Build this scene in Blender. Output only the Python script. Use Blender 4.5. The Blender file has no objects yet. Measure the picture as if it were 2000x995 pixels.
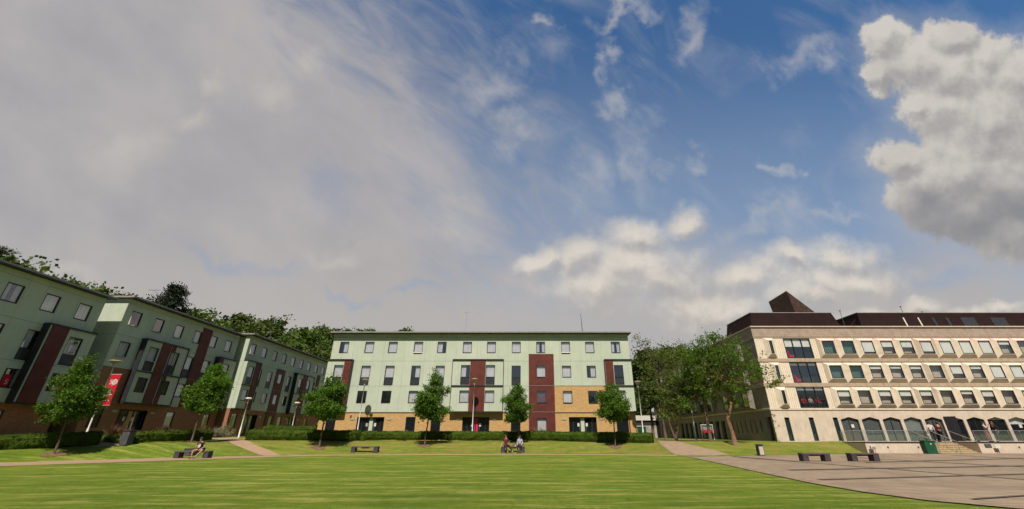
import bpy, math, random
from math import radians as R, sin, cos, pi
from mathutils import Vector, Matrix, noise
random.seed(7)
C = bpy.context.scene.collection
sc = bpy.context.scene
# ------------------------------------------------------------------ camera
F, CX, CY, EYE = 780.0, 1025.0, 497.5, 1.6
PITCH = math.atan((848 - CY) / F)
cam = bpy.data.cameras.new('camera'); co = bpy.data.objects.new('camera', cam); C.objects.link(co)
cam.sensor_width = 36; cam.lens = 36 * F / 2000; cam.shift_x = -(CX - 1000) / 2000
cam.clip_start = 0.1; cam.clip_end = 6000
co.location = (0, 0, EYE); co.rotation_euler = (pi / 2 + PITCH, 0, 0)
sc.camera = co
# ------------------------------------------------------------------ light and exposure
EL = R(55)
sun = bpy.data.lights.new('sun', 'SUN'); so = bpy.data.objects.new('sun', sun); C.objects.link(so)
sun.energy = 5.0; sun.angle = R(0.6); sun.color = (1, 0.92, 0.80)
so.rotation_euler = (pi / 2 - EL, 0, R(-0.6)); so.location = (0, -30, 60)
sc.view_settings.view_transform = 'Standard'; sc.view_settings.look = 'None'
sc.view_settings.exposure = 0.40; sc.view_settings.gamma = 1
sc.render.engine = 'CYCLES'
sc.cycles.use_adaptive_sampling = True; sc.cycles.adaptive_threshold = 0.02; sc.cycles.adaptive_min_samples = 12
sc.cycles.max_bounces = 6; sc.cycles.diffuse_bounces = 2; sc.cycles.glossy_bounces = 2; sc.cycles.transparent_max_bounces = 8; sc.cycles.use_denoising = True
SKY_STRENGTH = 0.085


class NT:
    """small helper for writing node trees"""
    def __init__(s, tree): s.t = tree; s.n = tree.nodes; s.l = tree.links
    def node(s, kind, **kw):
        n = s.n.new(kind)
        for k, v in kw.items(): setattr(n, k, v)
        return n
    def put(s, sock, v):
        if hasattr(v, 'is_output') or isinstance(v, bpy.types.NodeSocket): s.l.new(v, sock)
        elif v is not None: sock.default_value = v
    def m(s, op, a, b=None, c=None, clamp=False):
        n = s.node('ShaderNodeMath', operation=op, use_clamp=clamp)
        s.put(n.inputs[0], a)
        if b is not None: s.put(n.inputs[1], b)
        if c is not None: s.put(n.inputs[2], c)
        return n.outputs[0]
    def vm(s, op, a, b=None, out=0):
        n = s.node('ShaderNodeVectorMath', operation=op)
        s.put(n.inputs[0], a)
        if b is not None:
            if op == 'SCALE': s.put(n.inputs[3], b)
            else: s.put(n.inputs[1], b)
        return n.outputs[out]
    def sep(s, v):
        n = s.node('ShaderNodeSeparateXYZ'); s.put(n.inputs[0], v); return n.outputs
    def comb(s, x, y, z=0.0):
        n = s.node('ShaderNodeCombineXYZ'); s.put(n.inputs[0], x); s.put(n.inputs[1], y); s.put(n.inputs[2], z); return n.outputs[0]
    def noise(s, v, scale, detail=4, rough=0.55, dist=0.0, color=False):
        n = s.node('ShaderNodeTexNoise'); s.put(n.inputs['Vector'], v); n.inputs['Scale'].default_value = scale
        n.inputs['Detail'].default_value = detail; n.inputs['Roughness'].default_value = rough; n.inputs['Distortion'].default_value = dist
        return n.outputs['Color' if color else 'Fac']
    def smooth(s, v, a, b, lo=0.0, hi=1.0):
        n = s.node('ShaderNodeMapRange', interpolation_type='SMOOTHSTEP')
        s.put(n.inputs[0], v); n.inputs[1].default_value = a; n.inputs[2].default_value = b
        n.inputs[3].default_value = lo; n.inputs[4].default_value = hi
        return n.outputs[0]
    def mix(s, f, a, b, mode='MIX'):
        n = s.node('ShaderNodeMix', data_type='RGBA', blend_type=mode); s.put(n.inputs[0], f)
        def col(x): return (*x, 1.0) if isinstance(x, tuple) and len(x) == 3 else x
        s.put(n.inputs[6], col(a)); s.put(n.inputs[7], col(b))
        return n.outputs[2]


# ------------------------------------------------------------------ sky: Nishita air plus procedural clouds by direction
world = bpy.data.worlds.new('World'); sc.world = world; world.use_nodes = True
wt = NT(world.node_tree); wt.n.clear()
sky = wt.node('ShaderNodeTexSky', sky_type='NISHITA'); sky.sun_disc = False
sky.sun_elevation = EL; sky.sun_rotation = pi; sky.air_density = 1.0; sky.dust_density = 0.6; sky.ozone_density = 2.5
def sky_clouds(w):
    d = w.node('ShaderNodeTexCoord').outputs['Generated']
    dot = lambda a: w.vm('DOT_PRODUCT', d, a, out=1)
    s_, c_ = sin(PITCH), cos(PITCH)
    dz = w.m('MAXIMUM', dot((0, c_, s_)), 0.12)
    P = w.comb(w.m('DIVIDE', dot((1, 0, 0)), dz), w.m('DIVIDE', dot((0, -s_, c_)), dz))      # tangent plane of the sky around the courtyard axis
    front = w.smooth(dot((0, c_, s_)), 0.1, 0.3)
    def el(x, y): return ((x - CX) / F, (CY - y) / F)
    def blobs(Pv, items, k):
        acc = None
        for (x, y, rx, ry, a) in items:
            ux, uy = el(x, y)
            v = w.vm('SUBTRACT', Pv, (ux, uy, 0))
            if a:
                n = w.node('ShaderNodeVectorRotate', rotation_type='Z_AXIS'); w.put(n.inputs['Vector'], v); n.inputs['Angle'].default_value = R(-a); v = n.outputs[0]
            v = w.vm('MULTIPLY', v, (F / rx, F / ry, 0))
            r = w.vm('LENGTH', v, out=1)
            g = w.m('SUBTRACT', 1.0, r)
            acc = g if acc is None else w.m('SMOOTH_MAX', acc, g, k)
        return acc
    # --- puffy clouds
    CUM = [(1850, 150, 90, 75, 0), (1735, 85, 52, 42, 0), (1722, 148, 40, 36, 0), (1850, 80, 62, 46, 0), (1790, 135, 80, 62, 0), (1930, 125, 75, 56, 0), (2010, 160, 90, 78, 0),
           (1840, 215, 82, 62, 0), (1795, 205, 45, 30, 0), (1930, 240, 130, 110, 0), (1745, 300, 66, 46, 0), (1860, 320, 110, 78, 0), (1800, 355, 85, 55, 0), (1980, 370, 160, 110, 0),
           (1880, 415, 125, 62, 0), (1990, 455, 110, 60, 0)]
    BANK = [(1240, 525, 210, 80, 0), (1620, 555, 180, 62, 0), (1335, 430, 62, 40, 0), (1240, 465, 92, 52, 0), (1130, 500, 95, 52, 0), (1060, 510, 60, 40, 0), (1290, 545, 150, 60, 0), (1180, 560, 130, 60, 0),
            (1640, 505, 90, 46, 0), (1555, 515, 70, 36, 0), (1690, 560, 90, 46, 0), (1480, 545, 110, 50, 0), (1590, 580, 140, 50, 0), (1400, 600, 180, 50, 0),
            (1800, 602, 62, 26, 0), (1740, 640, 150, 46, 0), (1900, 615, 70, 20, 0), (1980, 600, 60, 18, 0)]
    def puffy(Pv):
        n1 = w.noise(Pv, 7.0, 9, 0.60, color=True)
        off = w.vm('ADD', w.vm('SCALE', w.vm('SUBTRACT', n1, (0.5, 0.5, 0.5)), 0.13), w.vm('SCALE', w.vm('SUBTRACT', w.noise(Pv, 2.6, 2, 0.5, color=True), (0.5, 0.5, 0.5)), 0.10))
        Q = w.vm('ADD', Pv, off)
        f1 = blobs(Q, CUM, 0.25)
        f2 = blobs(Q, BANK, 0.3)
        n2 = w.m('SUBTRACT', w.noise(Pv, 13.0, 7, 0.62), 0.5)
        f1 = w.m('MULTIPLY_ADD', n2, 0.9, f1)
        f2 = w.m('MULTIPLY_ADD', n2, 0.9, f2)
        return f1, f2
    f1, f2 = puffy(P)
    g1, g2 = puffy(w.vm('ADD', P, (-0.014, 0.026, 0)))
    def lit(f, g, soft, edge, lo, hi, base):
        a = w.smooth(f, -0.04 * soft, 0.28 * soft)
        grad = w.m('SUBTRACT', f, g)
        l = w.m('MULTIPLY_ADD', w.smooth(grad, -0.45, 0.45), 0.75, 0.36)
        thick = w.smooth(f, 0.1, 1.0)
        l = w.m('SUBTRACT', l, w.m('MULTIPLY', thick, base * 0.35), clamp=True)
        l = w.m('ADD', l, w.m('MULTIPLY', w.m('SUBTRACT', w.noise(P, 5.0, 8, 0.6), 0.55), 0.9), clamp=True)
        return a, w.mix(l, lo, hi)
    a1, c1 = lit(f1, g1, 1.0, 0, (0.27, 0.265, 0.275), (0.61, 0.575, 0.53), 0.40)
    a2, c2 = lit(f2, g2, 3.4, 0, (0.345, 0.33, 0.325), (0.72, 0.66, 0.58), 0.30)
    # grey underside of the big cloud
    under = w.smooth(blobs(w.vm('ADD', P, w.vm('SCALE', w.vm('SUBTRACT', w.noise(P, 5, 5, 0.6, color=True), (0.5,) * 3), 0.25)), [(1880, 440, 190, 75, 0), (1990, 400, 140, 90, 0), (1830, 395, 90, 50, 0)], 0.3), -0.25, 0.9)
    c1 = w.mix(w.m('MULTIPLY', under, 0.8), c1, (0.235, 0.24, 0.26))
    # --- high veil on the left, streaked along its length
    rot = w.node('ShaderNodeVectorRotate', rotation_type='Z_AXIS'); w.put(rot.inputs['Vector'], P); rot.inputs['Angle'].default_value = R(38)
    S = w.vm('MULTIPLY', rot.outputs[0], (1.0, 2.6, 1))
    big = w.noise(P, 2.2, 6, 0.55)
    fine = w.noise(S, 4.5, 9, 0.62, 0.6)
    px, py, _ = w.sep(P)
    # boundary line of the veil from the top centre down to the right
    edge = w.m('ADD', w.m('ADD', px, w.m('MULTIPLY', py, 0.62)), 0.10)      # <0 inside
    edge = w.m('ADD', edge, w.m('MULTIPLY', w.m('SUBTRACT', big, 0.5), -0.55))
    edge = w.m('ADD', edge, w.m('MULTIPLY', w.m('SUBTRACT', fine, 0.5), -0.85))
    veil = w.smooth(edge, 0.48, -0.26)
    low = w.smooth(w.m('ADD', py, w.m('MULTIPLY', w.m('SUBTRACT', big, 0.5), 0.35)), 0.12, -0.14)    # everything near the horizon is milky
    veil = w.m('MAXIMUM', veil, w.m('MULTIPLY', low, 0.93))
    holes = w.smooth(blobs(w.vm('ADD', P, w.vm('SCALE', w.vm('SUBTRACT', w.noise(P, 6, 6, 0.6, color=True), (0.5,) * 3), 0.22)),
                     [(690, 578, 110, 18, -8), (540, 525, 90, 22, -20), (440, 500, 130, 30, -14), (800, 560, 70, 14, 10), (1850, 555, 110, 26, 0), (640, 350, 60, 90, 30)], 0.2), 0.0, 1.0)
    veil = w.m('SUBTRACT', veil, w.m('MULTIPLY', holes, 0.36), clamp=True)
    vt = w.smooth(w.m('ADD', w.m('MULTIPLY', w.noise(S, 2.6, 6, 0.5, 0.3), 0.45), w.m('MULTIPLY', w.noise(P, 3.4, 8, 0.58), 0.55)), 0.32, 0.68)
    vcol = w.mix(vt, (0.375, 0.36, 0.375), (0.455, 0.432, 0.43))
    vcol = w.mix(w.smooth(py, 0.10, -0.17, 0, 0.75), vcol, (0.475, 0.445, 0.415))
    warm = w.smooth(blobs(w.vm('ADD', P, w.vm('SCALE', w.vm('SUBTRACT', w.noise(P, 9, 6, 0.6, color=True), (0.5,) * 3), 0.16)),
                    [(410, 160, 50, 36, 0), (530, 175, 70, 46, 20), (375, 240, 55, 26, 0), (600, 120, 60, 26, 30), (660, 500, 90, 30, 0), (900, 440, 110, 60, -30), (120, 540, 120, 24, 0), (250, 300, 120, 60, 20)], 0.3), 0.0, 1.1)
    vcol = w.mix(w.m('MULTIPLY', warm, 0.6), vcol, (0.56, 0.52, 0.47))
    # --- wisps over the blue
    WISP = [(1345, 55, 78, 46, 35), (1225, 15, 90, 22, 20), (1197, 95, 26, 46, 10), (1205, 178, 34, 34, 0), (1560, 120, 85, 40, 10), (1345, 332, 48, 28, 10),
            (1512, 320, 26, 20, 0), (1552, 330, 18, 16, 0), (1545, 405, 64, 42, -25), (1500, 440, 110, 26, 8), (960, 150, 90, 52, 30), (1000, 260, 60, 40, 30), (1150, 350, 60, 110, 0), (1240, 300, 50, 120, 20), (1640, 420, 70, 20, 0), (1050, 60, 30, 24, 0)]
    wf = blobs(w.vm('ADD', P, w.vm('SCALE', w.vm('SUBTRACT', w.noise(P, 7, 7, 0.56, color=True), (0.5,) * 3), 0.30)), WISP, 0.3)
    wf = w.m('MULTIPLY_ADD', w.m('SUBTRACT', w.noise(S, 6, 9, 0.62, 0.5), 0.5), 1.8, wf)
    wisp = w.m('MULTIPLY', w.smooth(wf, -0.25, 1.3), 0.62)
    thin = w.m('MULTIPLY', w.smooth(w.noise(S, 2.6, 9, 0.6, 0.8), 0.46, 0.80), 0.36)
    wisp = w.m('MAXIMUM', wisp, thin)
    # --- deeper blue high up on the right, paler low
    nish = w.vm('SCALE', sky.outputs[0], SKY_STRENGTH)
    blue = w.vm('MULTIPLY', nish, (0.72, 1.16, 1.42))
    col = w.mix(wisp, blue, (0.50, 0.49, 0.50))
    col = w.mix(w.smooth(py, 0.62, 0.0, 0, 0.50), col, (0.36, 0.42, 0.50))
    col = w.mix(w.smooth(f1, -0.9, 0.2, 0, 0.30), col, (0.46, 0.46, 0.48))
    col = w.mix(w.m('MULTIPLY', veil, 0.97), col, vcol)
    col = w.mix(w.m('MULTIPLY', a2, 0.92), col, c2)
    col = w.mix(a1, col, c1)
    # --- the rest of the sky dome: broken cloud, dimmed so the shaded fronts get less light
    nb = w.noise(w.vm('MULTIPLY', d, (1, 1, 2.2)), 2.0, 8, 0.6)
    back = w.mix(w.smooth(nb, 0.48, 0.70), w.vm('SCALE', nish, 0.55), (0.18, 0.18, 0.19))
    back = w.mix(w.smooth(w.m('ADD', w.sep(d)[2], w.m('MULTIPLY', w.m('SUBTRACT', nb, 0.5), 0.12)), 0.05, 0.10), (0.022, 0.028, 0.02), back)      # unseen dark band added low down so the lower windows reflect dark
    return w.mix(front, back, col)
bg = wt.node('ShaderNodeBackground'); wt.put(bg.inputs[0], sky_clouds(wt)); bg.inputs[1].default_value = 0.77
wo = wt.node('ShaderNodeOutputWorld'); wt.l.new(bg.outputs[0], wo.inputs[0])

# ------------------------------------------------------------------ materials
MATS = {}
def mat(name, base, rough=0.8, var=0.12, scale=2.0, spec=0.3, metal=0.0, pattern=None, bump=0.0, bscale=20.0, col2=None, k=0.70):
    if name in MATS: return MATS[name]
    m = bpy.data.materials.new(name); m.use_nodes = True
    w = NT(m.node_tree); b = w.n['Principled BSDF']
    b.inputs['Roughness'].default_value = rough; b.inputs['Specular IOR Level'].default_value = spec; b.inputs['Metallic'].default_value = metal
    o = w.node('ShaderNodeTexCoord').outputs['Object']
    n = w.noise(o, scale, 6, 0.6)
    hi = tuple(min(1, c * (1 + var)) for c in base); lo = tuple(c * (1 - var) for c in base)
    if col2: hi = col2
    col = w.mix(w.smooth(n, 0.3, 0.7), lo, hi)
    if pattern: col, extra = pattern(w, o, col, b)
    w.put(b.inputs['Base Color'], w.vm('SCALE', col, k) if not metal else col)
    if bump:
        bn = w.node('ShaderNodeBump'); bn.inputs['Strength'].default_value = bump; bn.inputs['Distance'].default_value = 0.02
        w.put(bn.inputs['Height'], w.noise(o, bscale, 5, 0.6)); w.l.new(bn.outputs[0], b.inputs['Normal'])
    MATS[name] = m
    return m
def lines(w, c, pitch, width, phase=0.0):      # 1 on a joint line
    f = w.m('FRACT', w.m('ADD', w.m('DIVIDE', c, pitch), 100.0 + phase))
    return w.m('LESS_THAN', f, width / pitch)
def pat_clad(w, o, col, b):
    x, y, z = w.sep(o); h = w.m('ADD', x, y)
    vert = w.m('MULTIPLY', lines(w, h, 1.2, 0.03), 0.36)
    hor = w.m('MULTIPLY', lines(w, z, 2.74, 0.05, 0.0), 0.5)
    j = w.m('MAXIMUM', vert, hor)
    # every sheet a slightly different tone, faint streaks below joints
    cell = w.node('ShaderNodeTexWhiteNoise', noise_dimensions='2D'); w.put(cell.inputs[0], w.comb(w.m('FLOOR', w.m('DIVIDE', h, 1.2)), w.m('FLOOR', w.m('DIVIDE', z, 2.74))))
    col = w.mix(w.m('MULTIPLY', cell.outputs[0], 0.24), col, (0.36, 0.46, 0.36))
    st = w.noise(w.comb(h, w.m('MULTIPLY', z, 0.12)), 5.0, 6, 0.6)
    col = w.mix(w.smooth(st, 0.50, 0.78, 0, 0.32), col, (0.34, 0.38, 0.29))
    return w.mix(j, col, (0.14, 0.18, 0.13)), None
def pat_brick(c1, c2, mort):
    def f(w, o, col, b):
        x, y, z = w.sep(o)
        t = w.node('ShaderNodeTexBrick'); w.put(t.inputs['Vector'], w.comb(w.m('ADD', x, y), z))
        t.inputs['Scale'].default_value = 1; t.inputs['Brick Width'].default_value = 0.225; t.inputs['Row Height'].default_value = 0.075
        t.inputs['Mortar Size'].default_value = 0.009; t.inputs['Color1'].default_value = (*c1, 1); t.inputs['Color2'].default_value = (*c2, 1); t.inputs['Mortar'].default_value = (*mort, 1)
        t.inputs['Bias'].default_value = -0.1
        n = w.noise(w.vm('MULTIPLY', o, (1, 1, 3)), 2.2, 6, 0.7)
        k = w.mix(w.smooth(n, 0.35, 0.7, 0, 0.55), t.outputs[0], tuple(c * 0.62 for c in c1))
        return k, None
    return f
def pat_boards(w, o, col, b):
    x, y, z = w.sep(o); h = w.m('ADD', x, y)
    g = w.noise(w.comb(w.m('MULTIPLY', h, 9.0), w.m('MULTIPLY', z, 0.4)), 3.0, 6, 0.6)
    col = w.mix(w.smooth(g, 0.35, 0.7, 0, 0.6), col, (0.10, 0.022, 0.016))
    return w.mix(w.m('MULTIPLY', lines(w, h, 0.16, 0.02), 0.6), col, (0.02, 0.008, 0.008)), None
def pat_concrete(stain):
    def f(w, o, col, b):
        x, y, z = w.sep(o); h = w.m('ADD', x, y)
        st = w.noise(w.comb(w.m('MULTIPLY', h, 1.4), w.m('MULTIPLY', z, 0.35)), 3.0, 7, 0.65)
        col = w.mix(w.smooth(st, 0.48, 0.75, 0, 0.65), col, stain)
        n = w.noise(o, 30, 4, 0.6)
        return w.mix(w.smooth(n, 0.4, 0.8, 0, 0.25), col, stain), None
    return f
def pat_groove(w, o, col, b):
    x, y, z = w.sep(o); h = w.m('ADD', x, y)
    st = w.noise(w.comb(w.m('MULTIPLY', h, 2.0), w.m('MULTIPLY', z, 0.5)), 3.0, 6, 0.6)
    col = w.mix(w.smooth(st, 0.5, 0.8, 0, 0.45), col, (0.34, 0.26, 0.18))
    return w.mix(w.m('MULTIPLY', lines(w, h, 0.2, 0.045), 0.4), col, (0.22, 0.17, 0.12)), None
CLAD = mat('green_cladding', (0.56, 0.612, 0.495), 0.8, 0.05, 0.6, spec=0.1, pattern=pat_clad, k=0.76)
BRICK = mat('buff_brick', (0.5, 0.3, 0.12), 0.9, k=0.86, pattern=pat_brick((0.60, 0.36, 0.14), (0.46, 0.25, 0.085), (0.50, 0.38, 0.22)), bump=0.4, bscale=14)
SHADEBRICK = mat('shaded_brick', (0.4, 0.2, 0.1), 0.9, k=0.66, pattern=pat_brick((0.50, 0.21, 0.10), (0.36, 0.14, 0.07), (0.38, 0.26, 0.17)), bump=0.4, bscale=14)  # the buff brick again, coloured darker and redder to stand for shade
BOARD = mat('russet_boards', (0.155, 0.032, 0.022), 0.6, 0.25, 1.2, pattern=pat_boards)
FRAME = mat('dark_frame', (0.035, 0.035, 0.042), 0.45, 0.15, 3)
SPAN = mat('spandrel', (0.045, 0.048, 0.058), 0.35, 0.15, 3)
ROOFM = mat('roof_metal', (0.34, 0.31, 0.29), 0.5, 0.1, 2)
SOFFIT = mat('soffit', (0.06, 0.065, 0.08), 0.7, 0.1, 2)
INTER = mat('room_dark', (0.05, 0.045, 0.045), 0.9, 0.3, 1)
def pat_curtain(w, o, col, b):
    x, y, z = w.sep(o); h = w.m('ADD', x, y)
    s = w.m('SINE', w.m('ADD', w.m('MULTIPLY', h, 62.0), w.m('MULTIPLY', w.noise(o, 3, 3), 6.0)))
    return w.mix(w.smooth(s, -1, 1, 0, 0.4), col, (0.42, 0.39, 0.42)), None
CURT = mat('net_curtain', (0.74, 0.72, 0.74), 0.9, 0.08, 1, pattern=pat_curtain, k=1)
CURTD = mat('plum_curtain', (0.20, 0.10, 0.14), 0.9, 0.4, 14)
BLIND = mat('white_blind', (0.82, 0.81, 0.74), 0.8, 0.04, 1, k=1)
PAPER = mat('paper', (0.75, 0.75, 0.7), 0.8, 0.05)
CREAM = mat('cream_concrete', (0.68, 0.59, 0.465), 0.85, 0.07, 1.2, pattern=pat_groove, k=0.92)
PRECAST = mat('precast_concrete', (0.66, 0.555, 0.43), 0.85, 0.06, 1.5, k=0.78, pattern=pat_concrete((0.42, 0.33, 0.22)))
LEDGE = mat('stained_ledge', (0.52, 0.41, 0.30), 0.9, 0.12, 2.5, pattern=pat_concrete((0.30, 0.20, 0.15)))
CORN = mat('weathered_cornice', (0.40, 0.31, 0.25), 0.9, 0.12, 2.0, k=0.8, pattern=pat_concrete((0.25, 0.17, 0.13)))
BASEC = mat('smooth_render', (0.64, 0.54, 0.43), 0.85, 0.08, 1.2, k=0.82, pattern=pat_concrete((0.42, 0.33, 0.25)))
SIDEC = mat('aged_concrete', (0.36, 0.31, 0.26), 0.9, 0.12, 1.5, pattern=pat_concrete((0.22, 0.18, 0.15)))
SLATE = mat('brown_mansard', (0.026, 0.012, 0.012), 0.75, spec=0.1, var=0.2, scale=1.5, pattern=lambda w, o, c, b: (w.mix(w.m('MULTIPLY', lines(w, w.m('ADD', *w.sep(o)[0:2]), 0.5, 0.04), 0.5), c, (0.02, 0.012, 0.014)), None))
COPPER = mat('brown_lead', (0.075, 0.038, 0.030), 0.55, 0.4, 2.5, pattern=lambda w, o, c, b: (w.mix(w.m('MULTIPLY', lines(w, w.m('ADD', *w.sep(o)[0:2]), 0.45, 0.04), 0.5), c, (0.02, 0.012, 0.014)), None))
STEEL = mat('steel', (0.55, 0.55, 0.55), 0.3, 0.1, 3, metal=0.8)
WHITE = mat('white_paint', (0.74, 0.71, 0.66), 0.45, 0.06, 5)
GREYM = mat('grey_metal', (0.10, 0.10, 0.11), 0.5, 0.2, 3)
BENCH = mat('bench_granite', (0.075, 0.06, 0.065), 0.75, 0.3, 6)
RED = mat('banner_red', (0.62, 0.012, 0.035), 0.6, 0.08, 2)
PINK = mat('pink_panel', (0.68, 0.03, 0.12), 0.5, 0.05, 2)
GREENBOX = mat('green_cabinet', (0.015, 0.10, 0.05), 0.5, 0.15, 2)
STONE = mat('step_stone', (0.50, 0.38, 0.22), 0.9, 0.2, 5)
SKIN = mat('skin', (0.55, 0.33, 0.22), 0.6, 0.06, 4)
BARK = mat('bark', (0.13, 0.09, 0.06), 0.95, 0.35, 12, bump=0.6, bscale=18)
BARKW = mat('warm_bark', (0.24, 0.135, 0.08), 0.95, 0.35, 9, bump=0.6, bscale=14)
SOIL = mat('soil', (0.19, 0.11, 0.06), 0.95, 0.35, 6)

def glassmat(name, tint, body, refl, body_mix=0.12):
    m = bpy.data.materials.new(name); m.use_nodes = True; w = NT(m.node_tree); w.n.clear()
    lw = w.node('ShaderNodeLayerWeight'); lw.inputs[0].default_value = 0.5
    fac = w.m('MULTIPLY_ADD', w.m('POWER', lw.outputs['Facing'], 3.5), 0.8, refl, clamp=True)
    tr = w.node('ShaderNodeBsdfTransparent'); tr.inputs[0].default_value = (*tint, 1)
    df = w.node('ShaderNodeBsdfDiffuse'); df.inputs[0].default_value = (*body, 1)
    gl = w.node('ShaderNodeBsdfGlossy'); gl.inputs['Roughness'].default_value = 0.02
    m1 = w.node('ShaderNodeMixShader'); m1.inputs[0].default_value = body_mix; w.l.new(tr.outputs[0], m1.inputs[1]); w.l.new(df.outputs[0], m1.inputs[2])
    m2 = w.node('ShaderNodeMixShader'); w.put(m2.inputs[0], fac); w.l.new(m1.outputs[0], m2.inputs[1]); w.l.new(gl.outputs[0], m2.inputs[2])
    out = w.node('ShaderNodeOutputMaterial'); w.l.new(m2.outputs[0], out.inputs[0]); return m
GLASS = glassmat('window_glass', (0.92, 0.94, 0.95), (0.16, 0.18, 0.22), 0.20, 0.06)
TEAL = glassmat('tinted_glass', (0.35, 0.50, 0.52), (0.15, 0.27, 0.29), 0.10)
SMOKE = glassmat('smoked_glass', (0.5, 0.54, 0.54), (0.22, 0.25, 0.24), 0.14, 0.35)
CLEAR = glassmat('rail_glass', (0.85, 0.9, 0.9), (0.3, 0.33, 0.34), 0.08)

def leafmat(name, a, b, c=None, trans=0.35, rough=0.55, scale=1.2, spec=0.3):
    m = bpy.data.materials.new(name); m.use_nodes = True; w = NT(m.node_tree); p = w.n['Principled BSDF']
    g = w.node('ShaderNodeNewGeometry'); o = w.node('ShaderNodeTexCoord').outputs['Object']
    n = w.noise(o, scale, 4, 0.6)
    col = w.mix(w.smooth(n, 0.3, 0.7), a, b)
    rnd = w.node('ShaderNodeObjectInfo').outputs['Random']
    leafr = w.node('ShaderNodeTexWhiteNoise', noise_dimensions='1D'); w.put(leafr.inputs['W'], g.outputs['Random Per Island'])
    col = w.mix(w.m('MULTIPLY', g.outputs['Random Per Island'], 0.55), col, c or tuple(x * 1.7 for x in b))
    col = w.mix(w.m('MULTIPLY', rnd, 0.3), col, tuple(x * 0.6 for x in a))
    w.put(p.inputs['Base Color'], col); p.inputs['Roughness'].default_value = rough; p.inputs['Specular IOR Level'].default_value = spec
    t = w.node('ShaderNodeBsdfTranslucent'); w.put(t.inputs[0], w.vm('MULTIPLY', col, (1.5, 1.5, 0.7)))
    mx = w.node('ShaderNodeMixShader'); mx.inputs[0].default_value = trans
    w.l.new(p.outputs[0], mx.inputs[1]); w.l.new(t.outputs[0], mx.inputs[2]); w.l.new(mx.outputs[0], w.n['Material Output'].inputs[0])
    return m
LEAF_MAPLE = leafmat('maple_leaves', (0.034, 0.078, 0.010), (0.07, 0.155, 0.014), (0.14, 0.24, 0.02), 0.36, spec=0.2)
LEAF_ASH = leafmat('ash_leaves', (0.05, 0.105, 0.012), (0.10, 0.185, 0.018), (0.17, 0.25, 0.03), 0.45, spec=0.2)
LEAF_OLIVE = leafmat('sparse_tree_leaves', (0.05, 0.08, 0.014), (0.095, 0.14, 0.022), (0.17, 0.20, 0.04), 0.45)
LEAF_WOOD = leafmat('woodland_leaves', (0.034, 0.056, 0.012), (0.065, 0.10, 0.017), (0.095, 0.125, 0.022), 0.25, 0.7, 0.5)
LEAF_WOODY = leafmat('yellow_green_leaves', (0.04, 0.075, 0.012), (0.075, 0.125, 0.02), (0.12, 0.17, 0.03), 0.25, 0.7, 0.5)
LEAF_PINE = leafmat('conifer_needles', (0.010, 0.020, 0.012), (0.018, 0.032, 0.016), (0.03, 0.05, 0.02), 0.1, 0.8)
LEAF_HEDGE = leafmat('hedge_leaves', (0.016, 0.030, 0.005), (0.040, 0.072, 0.008), (0.10, 0.15, 0.014), 0.2, 0.9, scale=2.5, spec=0.1)
LEAF_GREY = leafmat('grey_shrub_leaves', (0.14, 0.15, 0.09), (0.24, 0.24, 0.15), (0.34, 0.33, 0.22), 0.2)
LEAF_RUST = leafmat('bronze_blades', (0.075, 0.045, 0.03), (0.14, 0.075, 0.04), (0.22, 0.12, 0.06), 0.2)

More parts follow.
